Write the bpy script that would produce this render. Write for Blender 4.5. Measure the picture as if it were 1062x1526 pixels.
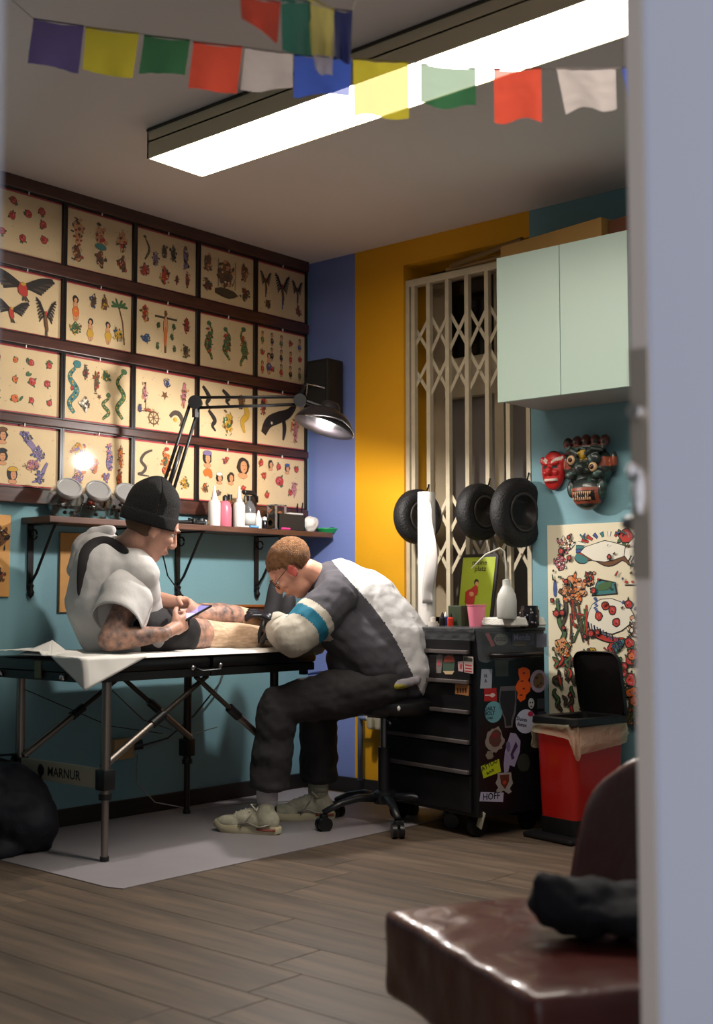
import bpy, bmesh, math, random
from mathutils import Vector, Matrix, noise
V = Vector
for o in list(bpy.data.objects): bpy.data.objects.remove(o)
SC = bpy.context.scene; COL = SC.collection
# ---------------------------------------------------------------- camera, world, light, exposure
FPX = 1853.0
CAM = V((4.426, -4.699, .95)); PHI = math.radians(41.07); PIT = math.atan(132 / FPX)
F0 = V((-math.sin(PHI), math.cos(PHI), 0)); RT = V((math.cos(PHI), math.sin(PHI), 0))
FW = F0 * math.cos(PIT) + V((0, 0, math.sin(PIT))); UP = RT.cross(FW)
cd = bpy.data.cameras.new('camera'); cam = bpy.data.objects.new('camera', cd); COL.objects.link(cam)
m3 = Matrix((RT, UP, -FW)).transposed()
cam.matrix_world = Matrix.Translation(CAM) @ m3.to_4x4()
cd.sensor_fit = 'VERTICAL'; cd.sensor_height = 36; cd.sensor_width = 36 * 1062 / 1526
cd.lens = FPX * 36 / 1526; cd.clip_start = .05
cd.dof.use_dof = True; cd.dof.focus_distance = 5.1; cd.dof.aperture_fstop = 2.8
SC.camera = cam
w = bpy.data.worlds.new('world'); SC.world = w; w.use_nodes = True
w.node_tree.nodes['Background'].inputs[0].default_value = (.70, .72, .80, 1)
w.node_tree.nodes['Background'].inputs[1].default_value = .27
SC.view_settings.view_transform = 'Standard'; SC.view_settings.look = 'None'
SC.view_settings.gamma = 1; SC.view_settings.use_curve_mapping = False
SC.view_settings.exposure = 1.58
FIX_E, LAMP_W = 7.5, 17
SC.cycles.max_bounces = 8; SC.cycles.diffuse_bounces = 2; SC.cycles.sample_clamp_indirect = 4; SC.cycles.use_denoising = True
SC.cycles.caustics_reflective = False; SC.cycles.caustics_refractive = False
# ---------------------------------------------------------------- helpers
def ray(px, py): return FW + RT * ((px - 531) / FPX) - UP * ((py - 763) / FPX)
def P(px, py, d): r = ray(px, py); return CAM + r * (d / r.dot(F0))
def onx(px, py, x): r = ray(px, py); return CAM + r * ((x - CAM.x) / r.x)
def ony(px, py, y): r = ray(px, py); return CAM + r * ((y - CAM.y) / r.y)
def onz(px, py, z): r = ray(px, py); return CAM + r * ((z - CAM.z) / r.z)
def lin(c):
    return tuple(((x / 255) / 12.92 if x / 255 <= .04045 else ((x / 255 + .055) / 1.055) ** 2.4) for x in c)
MATS = {}
def mat(name, rgb, rough=.6, metal=0, bump=0, bs=60, var=0, vs=6, spec=.5, emit=0, trans=0, ecol=None, alpha=1, coat=0, stretch=None, rnd=0, translu=0, tp=.05, rgb2=None, sheen=0):
    if name in MATS: return MATS[name]
    m = bpy.data.materials.new(name); m.use_nodes = True; nt = m.node_tree; N = nt.nodes; L = nt.links
    b = N['Principled BSDF']; c = lin(rgb)
    b.inputs['Base Color'].default_value = (*c, 1); b.inputs['Roughness'].default_value = rough
    b.inputs['Metallic'].default_value = metal; b.inputs['Specular IOR Level'].default_value = spec
    b.inputs['Transmission Weight'].default_value = trans; b.inputs['Coat Weight'].default_value = coat
    b.inputs['Alpha'].default_value = alpha; b.inputs['Sheen Weight'].default_value = sheen
    if emit:
        b.inputs['Emission Color'].default_value = (*(lin(ecol or rgb)), 1); b.inputs['Emission Strength'].default_value = emit
    if bump or var or stretch:
        tc = N.new('ShaderNodeTexCoord'); mp = N.new('ShaderNodeMapping')
        L.new(tc.outputs['Object'], mp.inputs['Vector'])
        if stretch: mp.inputs['Scale'].default_value = stretch
    col = None
    if var:
        n = N.new('ShaderNodeTexNoise'); n.inputs['Scale'].default_value = vs; n.inputs['Detail'].default_value = 6
        L.new(mp.outputs[0], n.inputs['Vector'])
        r = N.new('ShaderNodeValToRGB'); r.color_ramp.elements[0].position = .3; r.color_ramp.elements[1].position = .7
        c2 = lin(rgb2) if rgb2 else tuple(x * (1 - var) for x in c)
        r.color_ramp.elements[0].color = (*c2, 1); r.color_ramp.elements[1].color = (*(c if rgb2 else tuple(min(1, x * (1 + var * .6)) for x in c)), 1)
        L.new(n.outputs[0], r.inputs[0]); col = r.outputs[0]
    if rnd:
        oi = N.new('ShaderNodeObjectInfo'); hs = N.new('ShaderNodeHueSaturation')
        mr = N.new('ShaderNodeMapRange'); mr.inputs[3].default_value = 1 - rnd; mr.inputs[4].default_value = 1 + rnd
        L.new(oi.outputs['Random'], mr.inputs[0]); L.new(mr.outputs[0], hs.inputs['Value'])
        if col: L.new(col, hs.inputs['Color'])
        else: hs.inputs['Color'].default_value = (*c, 1)
        col = hs.outputs[0]
    if col: L.new(col, b.inputs['Base Color'])
    if bump:
        n2 = N.new('ShaderNodeTexNoise'); n2.inputs['Scale'].default_value = bs; n2.inputs['Detail'].default_value = 5
        L.new(mp.outputs[0], n2.inputs['Vector'])
        bp = N.new('ShaderNodeBump'); bp.inputs['Strength'].default_value = bump; bp.inputs['Distance'].default_value = .02
        L.new(n2.outputs[0], bp.inputs['Height']); L.new(bp.outputs[0], b.inputs['Normal'])
    if translu:
        t = N.new('ShaderNodeBsdfTranslucent'); tr = N.new('ShaderNodeBsdfTransparent'); mx = N.new('ShaderNodeMixShader'); m2 = N.new('ShaderNodeMixShader')
        t.inputs[0].default_value = (*c, 1); tr.inputs[0].default_value = (*[min(1, x * .6 + .4) for x in c], 1)
        mx.inputs[0].default_value = translu; m2.inputs[0].default_value = tp
        L.new(b.outputs[0], mx.inputs[1]); L.new(t.outputs[0], mx.inputs[2]); L.new(mx.outputs[0], m2.inputs[1]); L.new(tr.outputs[0], m2.inputs[2])
        L.new(m2.outputs[0], N['Material Output'].inputs[0])
    MATS[name] = m; return m
def mglass(name, rgb=(255, 255, 255), rough=.02, refl=1.0):
    if name in MATS: return MATS[name]
    m = bpy.data.materials.new(name); m.use_nodes = True; nt = m.node_tree; N = nt.nodes; L = nt.links
    N.remove(N['Principled BSDF'])
    tr = N.new('ShaderNodeBsdfTransparent'); gl = N.new('ShaderNodeBsdfGlossy'); fr = N.new('ShaderNodeFresnel'); mx = N.new('ShaderNodeMixShader')
    tr.inputs[0].default_value = (*lin(rgb), 1); gl.inputs['Roughness'].default_value = rough; ge = N.new('ShaderNodeNewGeometry'); io = N.new('ShaderNodeMapRange'); io.inputs[3].default_value = 1.5; io.inputs[4].default_value = 1 / 1.5; L.new(ge.outputs['Backfacing'], io.inputs[0]); L.new(io.outputs[0], fr.inputs[0])
    if refl != 1:
        mt = N.new('ShaderNodeMath'); mt.operation = 'MULTIPLY'; mt.inputs[1].default_value = refl
        L.new(fr.outputs[0], mt.inputs[0]); L.new(mt.outputs[0], mx.inputs[0])
    else: L.new(fr.outputs[0], mx.inputs[0])
    L.new(tr.outputs[0], mx.inputs[1]); L.new(gl.outputs[0], mx.inputs[2]); L.new(mx.outputs[0], N['Material Output'].inputs[0])
    MATS[name] = m; return m
def frame(fwd, up=V((0, 0, 1))):
    y = V(fwd).normalized(); x = y.cross(V(up)).normalized(); z = x.cross(y)
    return Matrix((x, y, z)).transposed()       # columns: right, forward, up
class MB:
    """collects shapes (world coordinates unless built with local=True)"""
    def __init__(s): s.v = []; s.f = []; s.m = []
    def add(s, vs, fs, mi=0):
        o = len(s.v); s.v += [V(p) for p in vs]; s.f += [tuple(i + o for i in f) for f in fs]; s.m += [mi] * len(fs); return s
    def box(s, c, d, rot=None, mi=0, bev=0):
        hx, hy, hz = d[0] / 2, d[1] / 2, d[2] / 2; R = rot or Matrix.Identity(3); c = V(c)
        if bev:
            b = min(bev, hx * .9, hy * .9, hz * .9); vs = []; bm = bmesh.new(); bmesh.ops.create_cube(bm, size=1)
            for q in bm.verts: q.co = V((q.co.x * d[0], q.co.y * d[1], q.co.z * d[2]))
            bmesh.ops.bevel(bm, geom=bm.edges[:], offset=b, segments=2, affect='EDGES', profile=.5)
            bm.verts.index_update()
            s.add([c + R @ q.co for q in bm.verts], [[q.index for q in f.verts] for f in bm.faces], mi); bm.free(); return s
        vs = [c + R @ V((x, y, z)) for x in (-hx, hx) for y in (-hy, hy) for z in (-hz, hz)]
        return s.add(vs, [(0, 1, 3, 2), (4, 6, 7, 5), (0, 4, 5, 1), (2, 3, 7, 6), (0, 2, 6, 4), (1, 5, 7, 3)], mi)
    def bb(s, a, b, mi=0, bev=0):
        a = V(a); b = V(b); return s.box((a + b) / 2, [abs(x) for x in (b - a)], mi=mi, bev=bev)
    def tube(s, pts, r, n=10, mi=0, cap=True, closed=False, flat=1, up=None):
        pts = [V(p) for p in pts]; k = len(pts); rs = r if isinstance(r, (list, tuple)) else [r] * k
        vs = []; fs = []; pu = None
        for i, p in enumerate(pts):
            t = (pts[(i + 1) % k] - pts[i - 1]) if closed else (pts[min(i + 1, k - 1)] - pts[max(i - 1, 0)])
            t.normalize()
            if pu is None:
                u = V(up) if up else (V((0, 0, 1)) if abs(t.z) < .9 else V((1, 0, 0)))
            else: u = pu
            a = t.cross(u).normalized(); b = a.cross(t).normalized(); pu = b
            for j in range(n):
                g = 2 * math.pi * j / n; vs.append(p + a * (rs[i] * math.cos(g)) + b * (rs[i] * flat * math.sin(g)))
        for i in range(k if closed else k - 1):
            for j in range(n):
                q = (i + 1) % k; fs.append((i * n + j, i * n + (j + 1) % n, q * n + (j + 1) % n, q * n + j))
        if cap and not closed: fs += [tuple(range(n))[::-1], tuple((k - 1) * n + j for j in range(n))]
        return s.add(vs, fs, mi)
    def cyl(s, a, b, r, r2=None, n=16, mi=0): return s.tube([a, b], [r, r if r2 is None else r2], n, mi)
    def ell(s, c, r, rot=None, n=16, m=10, mi=0):
        R = rot or Matrix.Identity(3); c = V(c); r = (r, r, r) if not isinstance(r, (tuple, list)) else r
        vs = [c + R @ V((0, 0, r[2]))]
        for i in range(1, m):
            a = math.pi * i / m
            for j in range(n):
                g = 2 * math.pi * j / n; vs.append(c + R @ V((r[0] * math.sin(a) * math.cos(g), r[1] * math.sin(a) * math.sin(g), r[2] * math.cos(a))))
        vs.append(c + R @ V((0, 0, -r[2]))); fs = [(0, 1 + j, 1 + (j + 1) % n) for j in range(n)]
        for i in range(m - 2):
            for j in range(n): fs.append((1 + i * n + j, 1 + (i + 1) * n + j, 1 + (i + 1) * n + (j + 1) % n, 1 + i * n + (j + 1) % n))
        e = len(vs) - 1; fs += [(e, 1 + (m - 2) * n + (j + 1) % n, 1 + (m - 2) * n + j) for j in range(n)]
        return s.add(vs, fs, mi)
    def lathe(s, prof, o=(0, 0, 0), rot=None, n=24, mi=0, sx=1, sy=1):
        R = rot or Matrix.Identity(3); o = V(o); vs = []; fs = []; k = len(prof)
        for (r, z) in prof:
            for j in range(n):
                g = 2 * math.pi * j / n; vs.append(o + R @ V((r * math.cos(g) * sx, r * math.sin(g) * sy, z)))
        for i in range(k - 1):
            for j in range(n): fs.append((i * n + j, i * n + (j + 1) % n, (i + 1) * n + (j + 1) % n, (i + 1) * n + j))
        if prof[0][0] > 1e-5: fs.append(tuple(range(n))[::-1])
        if prof[-1][0] > 1e-5: fs.append(tuple((k - 1) * n + j for j in range(n)))
        return s.add(vs, fs, mi)
    def prism(s, poly, o, U, W, N, th, mi=0):
        """polygon (u, w) in the plane o, U, W, thickened along N"""
        o = V(o); U = V(U); W = V(W); N = V(N); k = len(poly)
        vs = [o + U * a + W * b for a, b in poly] + [o + U * a + W * b + N * th for a, b in poly]
        fs = [tuple(range(k))[::-1], tuple(range(k, 2 * k))] + [(i, (i + 1) % k, k + (i + 1) % k, k + i) for i in range(k)]
        return s.add(vs, fs, mi)
    def grid(s, fn, nu, nv, mi=0, th=0, nrm=None):
        vs = [fn(i / nu, j / nv) for i in range(nu + 1) for j in range(nv + 1)]
        fs = [(i * (nv + 1) + j, (i + 1) * (nv + 1) + j, (i + 1) * (nv + 1) + j + 1, i * (nv + 1) + j + 1) for i in range(nu) for j in range(nv)]
        return s.add(vs, fs, mi)
    def build(s, name, mats, parent=None, smooth=False, local=False, sub=0, thick=0, fix=True):
        me = bpy.data.meshes.new(name); M = Matrix.Identity(4)
        if not local and parent is not None: M = WM(parent).inverted()
        elif not local and parent is None:
            c = sum(s.v, V()) / len(s.v); c.z = min(p.z for p in s.v); M = Matrix.Translation(-c)
        me.from_pydata([M @ p for p in s.v], [], s.f)
        mats = mats if isinstance(mats, (list, tuple)) else [mats]
        for m in mats: me.materials.append(m)
        me.polygons.foreach_set('material_index', s.m)
        if fix:
            bm = bmesh.new(); bm.from_mesh(me); bmesh.ops.recalc_face_normals(bm, faces=bm.faces[:]); bm.to_mesh(me); bm.free()
        if smooth: me.shade_smooth() if smooth is True else me.shade_smooth()
        me.update(); o = bpy.data.objects.new(name, me); COL.objects.link(o)
        if smooth and smooth is not True:
            me.set_sharp_from_angle(angle=math.radians(smooth))
        if parent is not None: o.parent = parent
        elif not local: o.location = -M.translation
        if thick: q = o.modifiers.new('s', 'SOLIDIFY'); q.thickness = thick; q.offset = 0
        if sub: q = o.modifiers.new('u', 'SUBSURF'); q.levels = q.render_levels = sub
        return o
def WM(o):
    M = o.matrix_basis.copy(); p = o.parent
    while p is not None: M = p.matrix_basis @ M; p = p.parent
    return M
def tag(o, label=None, cat=None, group=None, kind=None):
    if label: o['label'] = label
    if cat: o['category'] = cat
    if group: o['group'] = group
    if kind: o['kind'] = kind
    return o
def thing(name, label, cat, loc=(0, 0, 0), rz=0, group=None):
    o = bpy.data.objects.new(name, None); COL.objects.link(o); o.location = loc; o.rotation_euler = (0, 0, rz)
    o.empty_display_size = .05; return tag(o, label, cat, group)
def struct(name, mb, m, parent=None, **k):
    o = mb.build(name, m, parent, **k)
    if parent is None: o['kind'] = 'structure'
    return o
def evalmesh(o, name):
    dg = bpy.context.evaluated_depsgraph_get(); dg.update()
    return bpy.data.meshes.new_from_object(o.evaluated_get(dg))
def remesh(mb, name, mats, parent, vox=.006, smooth=4, disp=None, face_mat=None, dec=0):
    """one continuous surface out of overlapping closed shapes"""
    me = bpy.data.meshes.new('tmp'); me.from_pydata(mb.v, [], mb.f); o = bpy.data.objects.new('tmp', me); COL.objects.link(o)
    bm = bmesh.new(); bm.from_mesh(me); bmesh.ops.recalc_face_normals(bm, faces=bm.faces[:]); bm.to_mesh(me); bm.free()
    q = o.modifiers.new('r', 'REMESH'); q.mode = 'VOXEL'; q.voxel_size = vox
    if smooth: q = o.modifiers.new('s', 'SMOOTH'); q.factor = .6; q.iterations = smooth
    nm = evalmesh(o, name); bpy.data.objects.remove(o)
    nm.name = name; nm.materials.clear()
    for m in (mats if isinstance(mats, (list, tuple)) else [mats]): nm.materials.append(m)
    if disp:
        ns = [v.normal.copy() for v in nm.vertices]
        for v, n in zip(nm.vertices, ns): v.co += n * disp(v.co)
    if face_mat:
        for p in nm.polygons: p.material_index = face_mat(p.center, p.normal)
    else:
        for p in nm.polygons: p.material_index = 0
    nm.transform(WM(parent).inverted()); nm.shade_smooth()
    r = bpy.data.objects.new(name, nm); COL.objects.link(r); r.parent = parent
    return r
def text(name, body, size, M, m, parent, ext=.0006, bold=0, sx=1):
    cu = bpy.data.curves.new(name, 'FONT'); cu.body = body; cu.size = size; cu.extrude = ext; cu.align_x = 'CENTER'; cu.align_y = 'CENTER'
    cu.offset = bold; cu.resolution_u = 2; o = bpy.data.objects.new(name, cu); COL.objects.link(o)
    me = evalmesh(o, name); bpy.data.objects.remove(o); me.name = name; me.materials.clear(); me.materials.append(m)
    me.transform(WM(parent).inverted() @ M @ Matrix.Diagonal((sx, 1, 1, 1)))
    r = bpy.data.objects.new(name, me); COL.objects.link(r); r.parent = parent; return r
def plane_m(o, U, W, N):
    return Matrix.Translation(V(o)) @ Matrix((V(U).normalized(), V(W).normalized(), V(N).normalized())).transposed().to_4x4()
def fold(p, s=1, a=.006):
    return a * (noise.noise(V((p.x, p.y, p.z)) * 9 * s) + .5 * noise.noise(V((p.z + 3, p.x, p.y)) * 19 * s))
BLACK = mat('black_plastic', (20, 20, 22), .42); WHITE = mat('white_plastic', (222, 220, 215), .45)
CHROME = mat('chrome', (200, 200, 205), .22, 1); ALU = mat('brushed_aluminium', (150, 140, 132), .42, 1)
IRON = mat('black_iron', (18, 17, 18), .45, .3)
X, Y, Z = V((1, 0, 0)), V((0, 1, 0)), V((0, 0, 1))
# ---------------------------------------------------------------- the room
H = 2.72; RX = 3.582; BY = -5.3
PL = mat('teal_paint', (118, 160, 170), .62, bump=.06, bs=120, var=.05, vs=2)
PB = mat('blue_paint', (122, 138, 200), .62, bump=.06, bs=120)
PO = mat('orange_paint', (232, 166, 16), .6, bump=.06, bs=120, var=.06, vs=2)
PG = mat('pale_grey_paint', (128, 132, 134), .7, bump=.05, bs=90)
PC = mat('ceiling_paint', (238, 228, 226), .85, bump=.04, bs=60)
DK = mat('dark_skirting', (26, 22, 22), .5)
sub = MB().bb((-.1, BY - .1, -.06), (RX + .3, .5, -.012)); fl = struct('floor', sub, mat('floor_underlay', (52, 44, 38), .8))
WD = mat('laminate_wood', (116, 97, 80), .5, var=.6, vs=2.2, stretch=(.9, 9, 1), rnd=.14, rgb2=(74, 63, 54), bump=.06, bs=8)
pm = MB().bb((0, -.097, -.012), (1.197, .0965, 0), bev=.0015).build('plank', WD, fl, local=True); pme = pm.data; bpy.data.objects.remove(pm)
rng = random.Random(4)
for r in range(27):
    y = -.1 - r * .195; x0 = -.02 - rng.random() * 1.1
    while x0 < RX:
        a = max(x0, 0.0); b = min(x0 + 1.2, RX + .05)
        if b - a > .03:
            q = bpy.data.objects.new('plank', pme); COL.objects.link(q); q.parent = fl
            q.location = V((a, y, 0)) - fl.location; q.scale = ((b - a) / 1.2, 1, 1)
        x0 += 1.2
struct('ceiling', MB().bb((-.1, BY - .1, H), (RX + .1, .5, H + .1)), PC)
struct('wall_left', MB().bb((-.1, BY, 0), (0, .1, H)), PL)
wb = MB(); NX0, NX1, NZ0, NZ1 = .638, 1.372, .80, 2.60
wb.bb((-.1, 0, 0), (.322, .12, H), 0)
wb.bb((.322, 0, 0), (NX0, .34, H), 1); wb.bb((NX0, 0, 0), (NX1, .34, NZ0), 1); wb.bb((NX0, 0, NZ1), (NX1, .34, H), 1)
wb.bb((NX1, 0, 0), (RX + .1, .34, H), 2)
struct('wall_back', wb, [PB, PO, PL])
struct('wall_front', MB().bb((-.1, BY - .1, 0), (RX + .05, BY, H)), PG)
wr = MB().bb((RX, -2.25, 0), (RX + .1, 0, H)); LJ = -4.212
wr.bb((RX, BY, 0), (RX + .033, LJ, H)); struct('wall_right', wr, PG)
struct('trim_1', MB().bb((RX - .002, LJ, 0), (RX + .036, LJ + .03, 2.3), bev=.003), mat('jamb_paint', (178, 178, 186), .45))
struct('wall_right_lintel', MB().bb((RX, LJ, 2.3), (RX + .033, -2.25, H)), PG)
struct('baseboard_left', MB().bb((0, BY, 0), (.014, 0, .075), bev=.003), DK)
struct('baseboard_back', MB().bb((.014, -.014, 0), (RX, 0, .075), bev=.003), DK)
# door leaf, shut flush beside the opening we look through
dl = struct('door_1', MB().bb((RX, -3.15, 0), (RX + .033, -2.25, 2.3), bev=.007), mat('door_paint', (178, 180, 192), .25))
lp = MB().bb((RX + .002, -3.1535, .98), (RX + .031, -3.149, 1.30), bev=.0008)
struct('lock_plate', lp, mat('lock_steel', (205, 190, 172), .35, .5), dl)
lb = MB().bb((RX + .009, -3.168, 1.085), (RX + .024, -3.15, 1.125), bev=.003); lb.cyl((RX + .016, -3.153, 1.21), (RX + .016, -3.172, 1.21), .0095)
lb.ell((RX + .016, -3.158, 1.10), (.010, .012, .034)); lb.ell((RX + .008, -3.160, 1.128), (.007, .010, .013))  # ovals added to the latch to catch bright highlights
struct('latch', lb, mat('satin_nickel', (245, 240, 238), .32, 1), dl, smooth=40)
kn = MB(); kn.cyl((RX - .001, -3.10, 1.06), (RX - .035, -3.10, 1.06), .011); kn.tube([(RX - .035, -3.10, 1.06), (RX - .038, -3.06, 1.06), (RX - .036, -2.99, 1.058)], .009)
kn.lathe([(.025, 0), (.025, .005), (.0, .006)], (RX, -3.10, 1.06), frame((0, 0, 1), (-1, 0, 0)))
struct('door_handle', kn, CHROME, dl, smooth=50)
struct('lit_edge_strip', MB().bb((RX + .0035, -3.1512, .0), (RX + .0295, -3.1495, 2.3)), mat('lit_edge_strip', (236, 222, 208), .3), dl)  # added strip: pale warm colour paints room light onto the door edge
# window in the niche
FR = mat('window_paint', (178, 162, 134), .5, var=.1, vs=8)
wy = .22; wx0, wx1 = NX0, NX1
wf = MB()
wf.bb((wx0, wy, NZ0), (wx0 + .10, wy + .06, NZ1)); wf.bb((wx1 - .05, wy, NZ0), (wx1, wy + .06, NZ1))
wf.bb((wx0, wy, NZ1 - .06), (wx1, wy + .06, NZ1)); wf.bb((wx0, wy, NZ0), (wx1, wy + .06, NZ0 + .07))
win = struct('window_1', wf, FR)
struct('transom', MB().bb((wx0 + .09, wy - .02, 1.945), (wx1 - .05, wy + .05, 2.145), bev=.006), FR, win)
struct('mullion', MB().bb((1.03, wy - .015, NZ0 + .06), (1.085, wy + .05, 1.95), bev=.004), FR, win)
struct('mullion', MB().bb((1.03, wy - .015, 2.14), (1.085, wy + .05, NZ1 - .05), bev=.004), FR, win)
GD = mat('dark_glass', (16, 12, 10), .12); GF = mat('frosted_glass', (104, 96, 90), .45)
for a, b, z0, z1, g in ((wx0 + .09, 1.035, 2.14, NZ1 - .05, GD), (1.08, wx1 - .04, 2.14, NZ1 - .05, GD), (wx0 + .09, 1.035, NZ0 + .06, 1.95, GF), (1.08, wx1 - .04, NZ0 + .06, 1.95, GF)):
    struct('pane', MB().bb((a, wy + .02, z0), (b, wy + .028, z1)), g, win)
struct('window_sill', MB().bb((wx0, .0, NZ0), (wx1, wy, NZ0 + .018), bev=.003), FR, win)
# folding security gate
g = thing('security_gate', 'cream folding scissor grille across the window niche', 'gate', (1.0, .03, NZ0 + .018))
GM = mat('gate_cream', (206, 192, 164), .42, var=.08, vs=20)
gy = .035
MB().bb((NX0 - .018, gy - .02, 2.49), (NX1, gy + .025, 2.525), bev=.004).build('top_rail', GM, g)
MB().bb((NX0 - .018, gy - .02, NZ0 + .018), (NX1, gy + .025, NZ0 + .04), bev=.004).build('bottom_rail', GM, g)
xs = [.648, .776, .890, 1.005, 1.120, 1.235, 1.345]
for i, x in enumerate(xs):
    for dx in ((0, .034) if i == 0 else (0,)):
        b = MB().bb((x + dx - .011, gy - .018, NZ0 + .04), (x + dx + .011, gy - .012, 2.49)); b.bb((x + dx - .011, gy - .012, NZ0 + .04), (x + dx - .007, gy + .008, 2.49)); b.bb((x + dx + .007, gy - .012, NZ0 + .04), (x + dx + .011, gy + .008, 2.49))
        b.build('upright', GM, g)
for i in range(6):
    for z0, z1 in ((2.14, 2.33), (1.935, 2.125), (1.27, 1.455), (1.07, 1.255)):
        for sgn in (1, -1):
            a = V((xs[i], gy - .004 * sgn + .002, z0 if sgn > 0 else z1)); c = V((xs[i + 1], gy - .004 * sgn + .002, z1 if sgn > 0 else z0))
            d = (c - a); R = frame(d, Y); MB().box((a + c) / 2, (.017, d.length, .003), R).build('lattice_bar', GM, g)
    for z in (2.235, 2.03, 1.362, 1.162):
        MB().cyl(((xs[i] + xs[i + 1]) / 2, gy - .008, z), ((xs[i] + xs[i + 1]) / 2, gy + .01, z), .005, n=8).build('rivet', GM, g)
# ceiling light
L0 = V((.84, -1.775, 0)); L1 = V((4.6, -1.5, 0)); LX1 = 3.5
f = thing('ceiling_light', 'long white fluorescent ceiling light with open bright underside', 'ceiling light', (2.1, -1.64, 2.6))
hm = MB(); fy0, fy1, fz = -1.775, -1.50, 2.605
hm.bb((.835, fy0, fz), (LX1, fy0 + .006, H), 0); hm.bb((.835, fy1 - .006, fz), (LX1, fy1, H), 0); hm.bb((.835, fy0, fz), (.842, fy1, H), 0); hm.bb((LX1 - .006, fy0, fz), (LX1, fy1, H), 0); hm.bb((.84, fy0, fz + .06), (LX1, fy1, fz + .066), 0)
hm.build('housing', mat('light_housing', (228, 214, 180), .5), f)
MB().bb((.842, fy0 + .006, fz + .004), (LX1 - .006, fy1 - .006, fz + .012)).build('diffuser', mat('light_diffuser', (255, 250, 240), .5, emit=FIX_E, ecol=(255, 246, 232)), f)
MB().bb((.835, fy0 - .004, H - .012), (LX1, fy0 + .003, H - .002)).build('housing_lip', mat('light_lip', (60, 54, 44), .5), f)
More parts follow.
